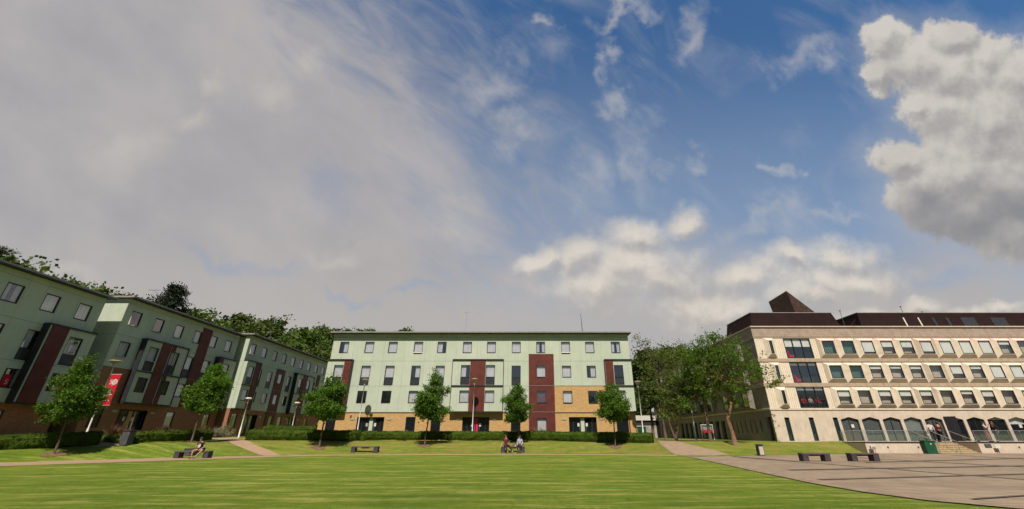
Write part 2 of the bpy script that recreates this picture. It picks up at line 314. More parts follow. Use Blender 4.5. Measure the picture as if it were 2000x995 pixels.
def grass_mat(name, rich):
    m = bpy.data.materials.new(name); m.use_nodes = True; w = NT(m.node_tree); p = w.n['Principled BSDF']
    o = w.node('ShaderNodeTexCoord').outputs['Object']
    x, y, z = w.sep(o)
    big = w.noise(o, 0.16, 5, 0.6)
    wob = w.m('MULTIPLY', w.m('SUBTRACT', w.noise(o, 0.12, 2, 0.5), 0.5), 1.2)
    ys = w.m('ADD', y, wob)
    streak = w.noise(w.comb(w.m('MULTIPLY', x, 0.15), w.m('MULTIPLY', ys, 1.0)), 1.5, 10, 0.72)
    streak2 = w.noise(w.comb(w.m('MULTIPLY', x, 0.14), w.m('MULTIPLY', ys, 1.0)), 3.4, 9, 0.72)
    fine = w.noise(o, 9, 9, 0.82)
    base = w.mix(w.smooth(big, 0.35, 0.68), (0.100, 0.156, 0.012), (0.145, 0.192, 0.017) if rich else (0.19, 0.195, 0.04))
    base = w.mix(w.smooth(streak, 0.50, 0.62, 0, 0.80), base, (0.33, 0.305, 0.08))
    base = w.mix(w.smooth(streak, 0.47, 0.37, 0, 0.7), base, (0.050, 0.096, 0.009))
    base = w.mix(w.smooth(streak2, 0.53, 0.64, 0, 0.62), base, (0.30, 0.285, 0.075))
    patch = w.noise(w.comb(w.m('MULTIPLY', x, 0.5), y), 0.55, 6, 0.65)
    base = w.mix(w.smooth(patch, 0.60, 0.78, 0, 0.5 if rich else 0.85), base, (0.21, 0.155, 0.06))
    bank = w.smooth(y, 34, 38.5)                      # the bank is drier and more worn than the lawn
    base = w.mix(w.m('MULTIPLY', bank, 0.45), base, (0.165, 0.165, 0.030))
    dry = w.noise(w.comb(w.m('MULTIPLY', x, 0.45), y), 0.9, 7, 0.65)
    base = w.mix(w.m('MULTIPLY', bank, w.smooth(dry, 0.46, 0.62, 0, 0.75)), base, (0.23, 0.155, 0.055))
    base = w.mix(w.m('MULTIPLY', bank, w.smooth(dry, 0.44, 0.34, 0, 0.6)), base, (0.06, 0.09, 0.012))
    base = w.mix(w.smooth(fine, 0.35, 0.72, 0, 0.55), base, (0.06, 0.10, 0.008))
    mottle = w.noise(w.comb(x, w.m('MULTIPLY', y, 0.45)), 1.5, 10, 0.88)
    base = w.mix(w.smooth(mottle, 0.50, 0.38, 0, 0.6), base, (0.055, 0.105, 0.008))
    base = w.mix(w.smooth(mottle, 0.54, 0.68, 0, 0.55), base, (0.26, 0.27, 0.055))
    base = w.mix(w.smooth(w.noise(o, 60, 3, 0.7), 0.56, 0.72, 0, 0.5), base, (0.24, 0.26, 0.07))
    w.put(p.inputs['Base Color'], base); p.inputs['Roughness'].default_value = 0.95; p.inputs['Specular IOR Level'].default_value = 0.1
    bn = w.node('ShaderNodeBump'); bn.inputs['Strength'].default_value = 0.9; bn.inputs['Distance'].default_value = 0.05
    w.put(bn.inputs['Height'], w.m('ADD', w.noise(o, 40, 5, 0.75), w.m('MULTIPLY', streak2, 0.5))); w.l.new(bn.outputs[0], p.inputs['Normal'])
    return m
GRASS = grass_mat('lawn_grass', True)
def pat_path(w, o, col, b):
    n = w.noise(o, 0.7, 6, 0.6)
    col = w.mix(w.smooth(n, 0.4, 0.7, 0, 0.5), col, (0.36, 0.26, 0.17))
    return w.mix(w.smooth(w.noise(o, 35, 4, 0.7), 0.5, 0.75, 0, 0.3), col, (0.2, 0.14, 0.1)), None
PATH = mat('gravel_path', (0.41, 0.27, 0.165), 0.95, 0.08, 3, pattern=pat_path, bump=0.3, bscale=30)
def pat_plaza(w, o, col, b):
    x, y, z = w.sep(o)
    n = w.noise(o, 0.35, 7, 0.65)
    col = w.mix(w.smooth(n, 0.42, 0.62, 0, 0.7), col, (0.29, 0.215, 0.145))
    n3 = w.noise(w.comb(w.m('MULTIPLY', x, 0.4), w.m('MULTIPLY', y, 1.6)), 1.4, 6, 0.65)
    col = w.mix(w.smooth(n3, 0.5, 0.75, 0, 0.5), col, (0.42, 0.32, 0.22))
    n2 = w.noise(o, 3.0, 7, 0.7)
    col = w.mix(w.smooth(n2, 0.55, 0.72, 0, 0.35), col, (0.19, 0.145, 0.115))
    t = w.node('ShaderNodeTexBrick'); w.put(t.inputs['Vector'], o); t.inputs['Scale'].default_value = 1; t.inputs['Brick Width'].default_value = 1.2; t.inputs['Row Height'].default_value = 0.9
    t.inputs['Mortar Size'].default_value = 0.03; t.inputs['Color1'].default_value = (1, 1, 1, 1); t.inputs['Color2'].default_value = (0.82, 0.82, 0.83, 1); t.inputs['Mortar'].default_value = (0.55, 0.53, 0.5, 1)
    return w.mix(0.8, col, t.outputs[0], 'MULTIPLY'), None
PLAZA = mat('plaza_paving', (0.37, 0.28, 0.19), 0.9, 0.1, 1.5, k=0.66, pattern=pat_plaza, bump=0.25, bscale=8)
BAND = mat('dark_setts', (0.13, 0.095, 0.075), 0.9, 0.3, 6)
EDGE = mat('edge_setts', (0.30, 0.22, 0.15), 0.9, 0.3, 3)

# ------------------------------------------------------------------ mesh helpers
class MB:
    def __init__(s): s.v = []; s.f = []; s.mi = []
    def quad(s, a, b, c, d, mi=0):
        n = len(s.v); s.v += [a, b, c, d]; s.f.append((n, n + 1, n + 2, n + 3)); s.mi.append(mi)
    def poly(s, pts, mi=0):
        n = len(s.v); s.v += list(pts); s.f.append(tuple(range(n, n + len(pts)))); s.mi.append(mi)
    def box(s, x0, x1, y0, y1, z0, z1, mi=0):
        n = len(s.v)
        s.v += [(x0, y0, z0), (x1, y0, z0), (x1, y1, z0), (x0, y1, z0), (x0, y0, z1), (x1, y0, z1), (x1, y1, z1), (x0, y1, z1)]
        for q in ((0, 3, 2, 1), (4, 5, 6, 7), (0, 1, 5, 4), (1, 2, 6, 5), (2, 3, 7, 6), (3, 0, 4, 7)):
            s.f.append(tuple(n + i for i in q)); s.mi.append(mi)
        return s
    def hexa(s, p, mi=0):      # eight corners, same order as box
        n = len(s.v); s.v += list(p)
        for q in ((0, 3, 2, 1), (4, 5, 6, 7), (0, 1, 5, 4), (1, 2, 6, 5), (2, 3, 7, 6), (3, 0, 4, 7)):
            s.f.append(tuple(n + i for i in q)); s.mi.append(mi)
        return s
    def tube(s, pts, rads, seg=8, cap=True, mi=0):
        pts = [Vector(p) for p in pts]; n0 = len(s.v); k = len(pts)
        up = Vector((0.13, 0.9, 0.31)).normalized()
        for i, p in enumerate(pts):
            d = (pts[min(i + 1, k - 1)] - pts[max(i - 1, 0)])
            d = d.normalized() if d.length > 1e-6 else Vector((0, 0, 1))
            a = d.cross(up)
            if a.length < 0.05: a = d.cross(Vector((1, 0, 0)))
            a.normalize(); b = d.cross(a)
            for j in range(seg):
                t = 2 * pi * j / seg; s.v.append(tuple(p + (a * cos(t) + b * sin(t)) * rads[i]))
        for i in range(k - 1):
            for j in range(seg):
                a0 = n0 + i * seg + j; a1 = n0 + i * seg + (j + 1) % seg
                s.f.append((a0, a1, a1 + seg, a0 + seg)); s.mi.append(mi)
        if cap:
            s.f.append(tuple(n0 + j for j in range(seg))); s.mi.append(mi)
            s.f.append(tuple(n0 + (k - 1) * seg + j for j in reversed(range(seg)))); s.mi.append(mi)
        return s
    def ball(s, c, r, sx=1, sy=1, sz=1, u=10, v=7, mi=0):
        n0 = len(s.v)
        for i in range(v + 1):
            ph = pi * i / v
            for j in range(u):
                t = 2 * pi * j / u
                s.v.append((c[0] + r * sx * sin(ph) * cos(t), c[1] + r * sy * sin(ph) * sin(t), c[2] + r * sz * cos(ph)))
        for i in range(v):
            for j in range(u):
                a = n0 + i * u + j; b = n0 + i * u + (j + 1) % u
                s.f.append((a, a + u, b + u, b)); s.mi.append(mi)
        return s
    def build(s, name, mats, parent=None, smooth=False, bevel=0.0):
        me = bpy.data.meshes.new(name); me.from_pydata(s.v, [], s.f)
        if not isinstance(mats, (list, tuple)): mats = [mats]
        for m in mats: me.materials.append(m)
        if len(mats) > 1: me.polygons.foreach_set('material_index', s.mi)
        if smooth: me.polygons.foreach_set('use_smooth', [True] * len(me.polygons))
        me.update()
        o = bpy.data.objects.new(name, me); C.objects.link(o)
        if parent is not None: o.parent = parent
        if bevel:
            b = o.modifiers.new('bevel', 'BEVEL'); b.width = bevel; b.segments = 2; b.limit_method = 'ANGLE'
        return o
def tag(o, label=None, cat=None, group=None, kind=None):
    if label: o['label'] = label
    if cat: o['category'] = cat
    if group: o['group'] = group
    if kind: o['kind'] = kind
    return o
def thing(name, label, cat, loc=(0, 0, 0), rz=0.0, group=None):
    o = bpy.data.objects.new(name, None); C.objects.link(o); o.location = loc; o.rotation_euler = (0, 0, rz); o.empty_display_size = 0.3
    return tag(o, label, cat, group)
KIDS = {}
def copy_tree(o, parent=None):
    c = o.copy(); C.objects.link(c)
    if parent is not None: c.parent = parent
    for ch in list(o.children): copy_tree(ch, c)
    return c

# ------------------------------------------------------------------ ground heights
PE = [(-140, 27), (-60, 24), (-40, 22.5), (-31.5, 27.0), (-25.6, 32.4), (-17.3, 37.0), (-9, 38.0), (-1, 38.2), (6, 37.9), (11.5, 37.0), (16, 34.9), (23, 37.1), (30, 39.2), (60, 39.4), (140, 39.4)]
WR = [(-60, 8), (-31, 6.5), (-17, 5.8), (11.5, 5.4), (20, 6.0), (26, 4.4), (30, 2.7), (60, 2.7)]
def interp(t, x):
    if x <= t[0][0]: return t[0][1]
    for (a, b), (c, d) in zip(t, t[1:]):
        if x <= c: return b + (d - b) * (x - a) / (c - a)
    return t[-1][1]
def sst(t): t = max(0.0, min(1.0, t)); return t * t * (3 - 2 * t)
def ground(x, y):
    f = (y - interp(PE, x)) / interp(WR, x)
    t = max(0.0, min(1.0, f)); h = 0.97 * (0.55 * t + 0.45 * sst(t))
    if x < -14 and y > 36: h += 0.35 * sst((y - 36) / 14) * sst((-14 - x) / 8)
    if x > 30.1 and 39.25 < y < 90: return -0.1      # cut away under the terrace and the faculty building
    # wooded hill behind the left row and behind the middle building
    hl = sst((-50 - x) / 70) * sst((y + 10) / 60) * 22
    hb = sst((y - 76) / 90) * sst((40 - x) / 60) * 18 + sst((y - 90) / 120) * 8
    return h + max(hl, hb)
def ray(x, y):
    a = (x - CX) / F; b = (CY - y) / F
    return Vector((a, cos(PITCH) - b * sin(PITCH), sin(PITCH) + b * cos(PITCH)))
def onG(x, y):          # where a sight line meets the ground
    r = ray(x, y); t = 5.0
    while t < 300:
        p = Vector((0, 0, EYE)) + r * t
        if p.z <= ground(p.x, p.y): return p.x, p.y
        t += 0.05
    return p.x, p.y
def onY(x, y, Y):
    r = ray(x, y); k = Y / r.y; return r.x * k, EYE + r.z * k

def coords(lo, hi, fine_lo, fine_hi, step, far):
    c = []; x = fine_lo
    while x <= fine_hi + 1e-6: c.append(x); x += step
    s = step; x = fine_hi
    while x < far: s *= 1.35; x += s; c.append(x)
    s = step; x = fine_lo
    while x > -far: s *= 1.35; x -= s; c.insert(0, x)
    return c
xs = coords(0, 0, -46, 60, 0.5, 1800); ys = coords(0, 0, 4, 62, 0.4, 1800)
g = MB(); g.v = [(x, y, ground(x, y)) for y in ys for x in xs]
nx = len(xs)
g.f = [(j * nx + i, j * nx + i + 1, (j + 1) * nx + i + 1, (j + 1) * nx + i) for j in range(len(ys) - 1) for i in range(nx - 1)]; g.mi = [0] * len(g.f)
lawn = g.build('lawn', GRASS, smooth=True); tag(lawn, kind='structure')

def strip(name, m, left, right, n=60, lift=0.02, across=6, dense=None):
    """a ribbon between two polylines lying on the ground"""
    def samp(P, t):
        k = t * (len(P) - 1); i = min(int(k), len(P) - 2); f = k - i
        return P[i][0] + (P[i + 1][0] - P[i][0]) * f, P[i][1] + (P[i + 1][1] - P[i][1]) * f
    b = MB()
    for i in range(n + 1):
        a = samp(left, i / n); c = samp(right, i / n)
        for j in range(across + 1):
            t = j / across; x = a[0] + (c[0] - a[0]) * t; y = a[1] + (c[1] - a[1]) * t
            b.v.append((x, y, ground(x, y) + lift))
    w_ = across + 1
    for i in range(n):
        for j in range(across):
            b.f.append((i * w_ + j, i * w_ + j + 1, (i + 1) * w_ + j + 1, (i + 1) * w_ + j)); b.mi.append(0)
    return tag(b.build(name, m, smooth=True), kind='structure')
# main gravel path along the foot of the bank
far_e = [(x, interp(PE, x) + 0.15) for x in [-60, -50, -40, -36, -33.5, -31.5, -29, -27, -25.6, -23, -20, -17.3, -13, -9, -5, -1, 3, 6, 9, 11.5, 12.6]]
wid = [4.5, 4.5, 4.5, 4.4, 4.3, 4.2, 4.0, 4.0, 3.9, 3.0, 2.2, 1.7, 1.5, 1.4, 1.4, 1.3, 1.3, 1.3, 1.3, 1.4, 1.5]
near_e = []
for i, (x, y) in enumerate(far_e):
    a = far_e[max(i - 1, 0)]; c = far_e[min(i + 1, len(far_e) - 1)]; d = Vector((c[0] - a[0], c[1] - a[1])).normalized()
    near_e.append((x + d.y * wid[i], y - d.x * wid[i]))
strip('path', PATH, far_e, near_e, 160, 0.015)
# branch path between the hedges, and the fragment behind the bin
def pxs(L): return [onG(*p) for p in L]
strip('path', PATH, pxs([(395, 856.5), (425, 859), (452, 868), (482, 880), (513, 891)]), pxs([(462, 855.5), (472, 860.5), (495, 869), (527, 881), (566, 891.5)]), 40, 0.03)
strip('path', PATH, pxs([(186, 874), (215, 872), (248, 871)]), pxs([(196, 867), (222, 865.5), (252, 864.5)]), 12, 0.03)
# paved way to the right
wl = pxs([(1279, 861.5), (1290, 869), (1303, 878), (1328, 891)]); wr = pxs([(1325, 863.5), (1345, 868.5), (1382, 877), (1432, 890.5)])
strip('paved_way', mat('way_paving', (0.34, 0.24, 0.16), 0.95, 0.1, 2, pattern=pat_path), wl, wr, 40, 0.025, 10)
# plaza
pe = [(12.4, 37.2), (12.45, 34.2), (11.9, 29), (11.2, 24), (10.6, 19.7), (10.2, 16), (10.2, 13.8), (10.6, 12.1), (11.5, 10.9), (14, 8.6), (17, 6.5), (22, 4.0), (30, 2)]
pr_ = [(16.4, 34.95), (30, 39.2), (62, 39.2), (110, 39.2), (110, 20), (110, 2)]
pb = MB(); poly = pe[1:] + [(110, 2), (110, 39.3), (30.1, 39.3), (16.3, 34.9)]
pb.poly([(x, y, 0.012) for x, y in poly]); tag(pb.build('plaza', PLAZA), kind='structure')
eb = MB()
for (a, c) in zip(pe[1:], pe[2:]):
    d = Vector((c[0] - a[0], c[1] - a[1])).normalized()
    eb.quad((a[0] - 0.1, a[1], 0.03), (c[0] - 0.1, c[1], 0.03), (c[0] + 0.42, c[1], 0.03), (a[0] + 0.42, a[1], 0.03))
tag(eb.build('plaza_edging', EDGE), kind='structure')
db = MB()
def seg(p, q, wd, z=0.02):
    d = Vector((q[0] - p[0], q[1] - p[1])).normalized() * wd / 2
    db.quad((p[0] - d.y, p[1] + d.x, z), (q[0] - d.y, q[1] + d.x, z), (q[0] + d.y, q[1] - d.x, z), (p[0] + d.y, p[1] - d.x, z))
def px0(x, y):
    r = ray(x, y); k = -EYE / r.z; return (r.x * k, r.y * k)
LN = [((1432, 893), (2010, 939)), ((1640, 893), (2010, 914)), ((1600, 938.5), (2010, 927)), ((1540, 919.5), (2010, 911)), ((1900, 977.5), (2010, 970)), ((1690, 904.5), (2010, 896)), ((1860, 890), (2010, 898)), ((1432, 893), (1560, 903))]
for i, (p, q) in enumerate(LN): seg(px0(*p), px0(*q), 0.30 if i not in (4,) else 0.12, 0.022 + 0.004 * i)
tag(db.build('plaza_bands', BAND), kind='structure')

# ------------------------------------------------------------------ walls with openings
def wall(mb, rects, holes, y=0.0, depth=0.16, mi=0):
    for (u0, u1, z0, z1) in rects:
        hs = [h for h in holes if h[0] < u1 and h[1] > u0 and h[2] < z1 and h[3] > z0]
        U = sorted({u0, u1, *[max(u0, h[0]) for h in hs], *[min(u1, h[1]) for h in hs]})
        Z = sorted({z0, z1, *[max(z0, h[2]) for h in hs], *[min(z1, h[3]) for h in hs]})
        for a, b in zip(U, U[1:]):
            for c, d in zip(Z, Z[1:]):
                mu, mz = (a + b) / 2, (c + d) / 2
                if any(h[0] < mu < h[1] and h[2] < mz < h[3] for h in hs): continue
                mb.quad((a, y, c), (b, y, c), (b, y, d), (a, y, d), mi)
    for (a, b, c, d) in holes:
        if not any(r[0] < (a + b) / 2 < r[1] and r[2] < (c + d) / 2 < r[3] for r in rects): continue
        e = y + depth
        mb.quad((a, y, c), (a, y, d), (a, e, d), (a, e, c), mi); mb.quad((b, y, c), (b, e, c), (b, e, d), (b, y, d), mi)
        mb.quad((a, y, c), (a, e, c), (b, e, c), (b, y, c), mi); mb.quad((a, y, d), (b, y, d), (b, e, d), (a, e, d), mi)
WN = [0]
def window(root, a, b, c, d, y=0.0, span=None, inside='curtain', glass=None, mull=0, name='window', open_=False, fw=0.055, blind=None, label=None):
    """window in the opening a..b, c..d of a wall plane at y: frame with pane, curtain or blind, dark room behind"""
    WN[0] += 1; rnd = random.Random(WN[0] * 13 + 5)
    f = MB(); y0, y1 = y - 0.025, y + 0.10
    f.box(a, a + fw, y0, y1, c, d); f.box(b - fw, b, y0, y1, c, d); f.box(a + fw, b - fw, y0, y1, d - fw, d); f.box(a + fw, b - fw, y0 - 0.03, y1, c, c + fw + 0.02)
    g0 = c
    if span: f.box(a + fw, b - fw, y0, y1, span - fw / 2, span + fw / 2); g0 = span
    for k in range(mull):
        x = a + (b - a) * (k + 1) / (mull + 1); f.box(x - fw / 2, x + fw / 2, y0, y1, g0 + fw / 2, d - fw)
    w = f.build(name, FRAME, root)
    if label: w['label'] = label
    if span:
        s = MB(); s.box(a + fw, b - fw, y + 0.005, y + 0.06, c + fw + 0.02, span - fw / 2); s.build('spandrel_panel', SPAN, w)
    p = MB(); p.quad((a + fw, y + 0.04, g0 + fw / 2), (b - fw, y + 0.04, g0 + fw / 2), (b - fw, y + 0.04, d - fw), (a + fw, y + 0.04, d - fw)); p.build('pane', glass or GLASS, w)
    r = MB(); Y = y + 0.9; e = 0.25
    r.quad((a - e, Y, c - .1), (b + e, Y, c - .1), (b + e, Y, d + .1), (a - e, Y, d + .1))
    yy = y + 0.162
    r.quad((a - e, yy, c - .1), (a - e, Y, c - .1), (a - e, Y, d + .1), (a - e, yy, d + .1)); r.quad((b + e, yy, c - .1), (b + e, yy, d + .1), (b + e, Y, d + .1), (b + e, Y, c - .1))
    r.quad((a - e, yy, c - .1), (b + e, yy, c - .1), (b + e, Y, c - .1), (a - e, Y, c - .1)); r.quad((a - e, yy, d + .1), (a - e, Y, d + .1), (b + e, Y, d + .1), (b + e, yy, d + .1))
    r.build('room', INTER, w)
    if inside in ('curtain', 'plum'):
        cu = MB(); style = rnd.choice(['full', 'left', 'right', 'both', 'full', 'full', 'full', 'full']) if inside == 'curtain' else 'full'
        spans = {'full': [(0, 1)], 'left': [(0, 0.55)], 'right': [(0.45, 1)], 'both': [(0, 0.36), (0.64, 1)]}[style]
        for (p0, p1) in spans:
            n = 14; A = a + (b - a) * p0; B = a + (b - a) * p1
            for i in range(n):
                x0 = A + (B - A) * i / n; x1 = A + (B - A) * (i + 1) / n; q = (0.13, 0.165)
                cu.quad((x0, y + q[i % 2], g0), (x1, y + q[(i + 1) % 2], g0), (x1, y + q[(i + 1) % 2], d - .02), (x0, y + q[i % 2], d - .02))
        cu.build('curtain', CURT if inside == 'curtain' else CURTD, w)
    if blind:
        bl = MB(); bl.box(a + fw, b - fw, y + 0.11, y + 0.12, d - (d - g0) * blind, d - 0.02); bl.build('blind', BLIND, w)
    if open_:    # top-hung sash standing open
        sp = MB(); o_ = 0.14
        sp.hexa([(a + .01, y - o_, g0 + .02), (b - .01, y - o_, g0 + .02), (b - .01, y - o_ + .03, g0 + .02), (a + .01, y - o_ + .03, g0 + .02),
                 (a + .01, y - .03, g0 + .10), (b - .01, y - .03, g0 + .10), (b - .01, y - .005, g0 + .10), (a + .01, y - .005, g0 + .10)])
        sp.quad((a + .01, y - .03, g0 + .02), (a + .01, y - o_, g0 + .02), (a + .01, y - .03, d - .05), (a + .01, y - .03, d - .051))
        sp.build('sash', WHITE, w)
    return w
def doorset(root, a, b, h, panel, y=0.0, recess=0.3):
    """glazed double entrance in a recess, coloured panel between the leaves"""
    f = MB(); Y = y + recess; fw = 0.07
    f.quad((a, y, 0), (a, y, h), (a, Y + .1, h), (a, Y + .1, 0)); f.quad((b, y, 0), (b, Y + .1, 0), (b, Y + .1, h), (b, y, h)); f.quad((a, y, h), (b, y, h), (b, Y + .1, h), (a, Y + .1, h))
    w_ = b - a; xs_ = [a, a + w_ * .16, a + w_ * .42, a + w_ * .58, a + w_ * .84, b]
    for x in xs_: f.box(max(a, x - fw / 2), min(b, x + fw / 2), Y, Y + .08, 0, h)
    f.box(a, b, Y - .01, Y + .09, h - .1, h); f.box(a, b, Y - .01, Y + .09, 0, .12)
    D = f.build('entrance_doors', FRAME, root)
    gl = MB()
    for i in (0, 1, 3, 4): gl.quad((xs_[i], Y + .04, .1), (xs_[i + 1], Y + .04, .1), (xs_[i + 1], Y + .04, h - .1), (xs_[i], Y + .04, h - .1))
    gl.build('glazing', GLASS, D)
    bk = MB(); bk.box(a, b, Y + 1.2, Y + 1.25, 0, h); bk.quad((a, Y + .1, 0), (a, Y + .1, h), (a, Y + 1.2, h), (a, Y + 1.2, 0)); bk.quad((b, Y + .1, 0), (b, Y + 1.2, 0), (b, Y + 1.2, h), (b, Y + .1, h)); bk.quad((a, Y + .1, h), (b, Y + .1, h), (b, Y + 1.2, h), (a, Y + 1.2, h))
    bk.build('lobby', INTER, D)
    p = MB(); p.box(xs_[2] + fw / 2, xs_[3] - fw / 2, Y - .03, Y + .06, .05, h - .1); p.build('door_panel', panel, D)
    for i in (1, 3):
        xm = (xs_[i] + xs_[i + 1]) / 2 + (.18 if i == 1 else -.18)
        n = MB(); n.box(xm - .11, xm + .11, Y + .02, Y + .03, 1.35, 1.68); n.build('notice', PAPER, D)
        hd = MB(); hx = xs_[2] - .12 if i == 1 else xs_[3] + .12; hd.tube([(hx, Y - .05, .9), (hx, Y - .05, 1.35)], [.015, .015], 6); hd.build('handle', STEEL, D)
    return D

# ------------------------------------------------------------------ student residence blocks
ROWS = {1: (9.17, 10.48), 2: (6.43, 7.74), 3: (3.70, 5.0), 0: (0.55, 2.3)}
def residence(name, label, loc, rz, L, D, brick, cols, spec, bays, panels, raised, doors, upper_brick, group, roofunits=(), gable_over=0.35, zroof=11.38):
    root = thing(name, label, 'building', loc, rz, group)
    W = 0.52
    holes = []; wins = []
    def plane_of(u, z):
        for (b0, b1, z0, z1, *_r) in bays:
            if b0 - .01 < u < b1 + .01 and z0 < z < z1: return -0.5
        return 0.0
    for (row, ci, opt) in spec:
        u = cols[ci]; z0, z1 = ROWS[row]; z00 = 5.6 if opt.get('span') else z0
        if row == 0: z00, z1 = opt.get('z', (0.75, 2.3))
        du = opt.get('w', 2 * W) / 2
        h = (u - du, u + du, z00, z1)
        holes.append((h, plane_of(u, (z0 + z1) / 2))); wins.append((h, plane_of(u, (z0 + z1) / 2), z0 if opt.get('span') else None, opt))
    h0 = [h for h, p in holes if p == 0] + [(a, b, 0, hh) for (a, b, hh, m) in doors]
    bayrects = [(b[0], b[1], b[2], b[3]) for b in bays]
    # brick base
    def minus(r, cuts):
        out = [r]
        for c in cuts:
            nxt = []
            for q in out:
                if c[0] >= q[1] or c[1] <= q[0] or c[2] >= q[3] or c[3] <= q[2]: nxt.append(q); continue
                if c[0] > q[0]: nxt.append((q[0], c[0], q[2], q[3]))
                if c[1] < q[1]: nxt.append((c[1], q[1], q[2], q[3]))
                a, b = max(q[0], c[0]), min(q[1], c[1])
                if c[2] > q[2]: nxt.append((a, b, q[2], c[2]))
                if c[3] < q[3]: nxt.append((a, b, c[3], q[3]))
            out = nxt
        return out
    ub = [u for u in upper_brick]
    bw = MB(); rects = minus((0, L, -1.0, 2.8), [])
    for r in ub: rects += minus(r, bayrects)
    wall(bw, rects, h0, 0.0)
    bw.quad((0, 0, -1), (0, 0, 2.8), (0, D, 2.8), (0, D, -1)); bw.quad((L, 0, -1), (L, D, -1), (L, D, 2.8), (L, 0, 2.8)); bw.quad((0, D, -1), (0, D, 2.8), (L, D, 2.8), (L, D, -1))
    bw.build('brick_wall', brick, root)
    cw = MB()
    cl = minus((0, L, 2.8, zroof), ub + bayrects)
    wall(cw, cl, h0, -0.04, 0.2)
    e = -0.04
    cw.quad((e, e, 2.8), (e, e, zroof), (e, D - e, zroof), (e, D - e, 2.8)); cw.quad((L - e, e, 2.8), (L - e, D - e, 2.8), (L - e, D - e, zroof), (L - e, e, zroof)); cw.quad((e, D - e, 2.8), (e, D - e, zroof), (L - e, D - e, zroof), (L - e, D - e, 2.8))
    cw.quad((e, e, 2.8), (e, D, 2.8), (L - e, D, 2.8), (L - e, e, 2.8)); cw.quad((e, e, zroof), (L - e, e, zroof), (L - e, D, zroof), (e, D, zroof))
    for q in (0.0, L):   # gable return
        s = -0.0405 if q == 0 else L + 0.0405
        cw.quad((q, e, 2.8), (s, e, 2.8), (s, e, zroof), (q, e, zroof))
    cw.build('cladding', CLAD, root)
    # drip flashing between brick and cladding
    fl = MB(); fl.box(-.07, L + .07, -.075, -.042, 2.76, 2.80); fl.build('flashing', ROOFM, root)
    # projecting bays
    for (b0, b1, z0, z1, redz, mid, edges) in bays:
        y = -0.5
        bb = MB(); hh = [h for h, p in holes if p == y]
        wall(bb, minus((b0, b1, z0, z1), []), hh, y, 0.2)
        bb.quad((b0, y, z0), (b0, y, z1), (b0, 0, z1), (b0, 0, z0)); bb.quad((b1, y, z0), (b1, 0, z0), (b1, 0, z1), (b1, y, z1)); bb.quad((b0, y, z1), (b1, y, z1), (b1, 0, z1), (b0, 0, z1)); bb.quad((b0, y, z0), (b0, 0, z0), (b1, 0, z0), (b1, y, z0))
        bay = bb.build('bay', CLAD, root)
        fr = MB()
        fr.box(b0 - .05, b1 + .05, y - .12, -.045, z1 - .02, z1 + .09); fr.box(b0 - .03, b1 + .03, y - .05, -.045, z0 - .12, z0 - .002)
        if mid: fr.box(b0 - .03, b1 + .03, y - .10, y - .002, mid - .07, mid + .05)
        if 'l' in edges: fr.box(b0 - .05, b0 - .002, y - .09, -.045, z0, z1 - .02)
        if 'r' in edges: fr.box(b1 + .002, b1 + .05, y - .09, -.045, z0, z1 - .02)
        fr.build('bay_trim', FRAME, bay)
        for (p0, p1, q0, q1) in redz:
            pm = MB(); wall(pm, [(p0, p1, q0, q1)], [(a - .003, b + .003, c - .003, d + .003) for (a, b, c, d) in hh], y - .06, .06)
            pm.quad((p0, y - .06, q0), (p0, y - .06, q1), (p0, y, q1), (p0, y, q0)); pm.quad((p1, y - .06, q0), (p1, y, q0), (p1, y, q1), (p1, y - .06, q1))
            pm.build('boarding', BOARD, bay)
    for (p0, p1, q0, q1) in panels:
        pm = MB(); wall(pm, [(p0, p1, q0, q1)], [(a - .003, b + .003, c - .003, d + .003) for (a, b, c, d) in h0], -.10, .1)
        pm.quad((p0, -.1, q0), (p0, -.1, q1), (p0, -.03, q1), (p0, -.03, q0)); pm.quad((p1, -.1, q0), (p1, -.03, q0), (p1, -.03, q1), (p1, -.1, q1)); pm.quad((p0, -.1, q1), (p1, -.1, q1), (p1, -.03, q1), (p0, -.03, q1))
        pn = pm.build('boarded_panel', BOARD, root)
        for z in (2.8, 5.55):
            if q0 < z < q1: MB().box(p0, p1, -.115, -.102, z - .015, z + .015).build('joint_trim', ROOFM, pn)
    for (h, p, sp, opt) in wins:
        on_panel = any(q[0] < (h[0] + h[1]) / 2 < q[1] and q[2] < (h[2] + h[3]) / 2 < q[3] for q in panels)
        y = (-0.01 if p == 0 and not on_panel else p + 0.04)
        if h[3] < 2.8 and p == 0 and not on_panel: y = 0.03
        if on_panel: y = -0.08
        window(root, *h, y=y, span=sp, inside=opt.get('in', 'curtain'), blind=opt.get('blind'), open_=opt.get('open', False), mull=opt.get('mull', 0))
    for (a, b, hh, m) in doors:
        doorset(root, a, b, hh, m)
        for uu in (a - .75, b + .28):
            if 0 < uu < L - .5:
                pl = MB(); pl.box(uu, uu + .48, -.05, -.002, 2.0, 2.16); pl.build('name_plate', mat('name_plate', (0.42, 0.50, 0.38), 0.5), root)
    # roof slab with a light metal edge and dark soffit
    r = MB(); o_ = 0.62; gg = gable_over
    r.box(-gg, L + gg, -o_, D + .3, zroof + .05, zroof + .19); rf = r.build('roof', ROOFM, root)
    s = MB(); s.box(-gg + .01, L + gg - .01, -o_ + .01, D + .29, zroof + .001, zroof + .048); s.build('soffit', SOFFIT, rf)
    for (a, b, y0, y1, z1) in roofunits:
        q = MB()
        q.hexa([(a, y0, zroof + .19), (b, y0, zroof + .19), (b, y1, zroof + .19), (a, y1, zroof + .19), (a + .3, y0 + .6, zroof + z1), (b - .3, y0 + .6, zroof + z1), (b - .3, y1, zroof + z1), (a + .3, y1, zroof + z1)])
        q.build('roof_light', mat('roof_light', (0.30, 0.27, 0.25), 0.4, 0.1), rf)
    return root
S = {'span': True}
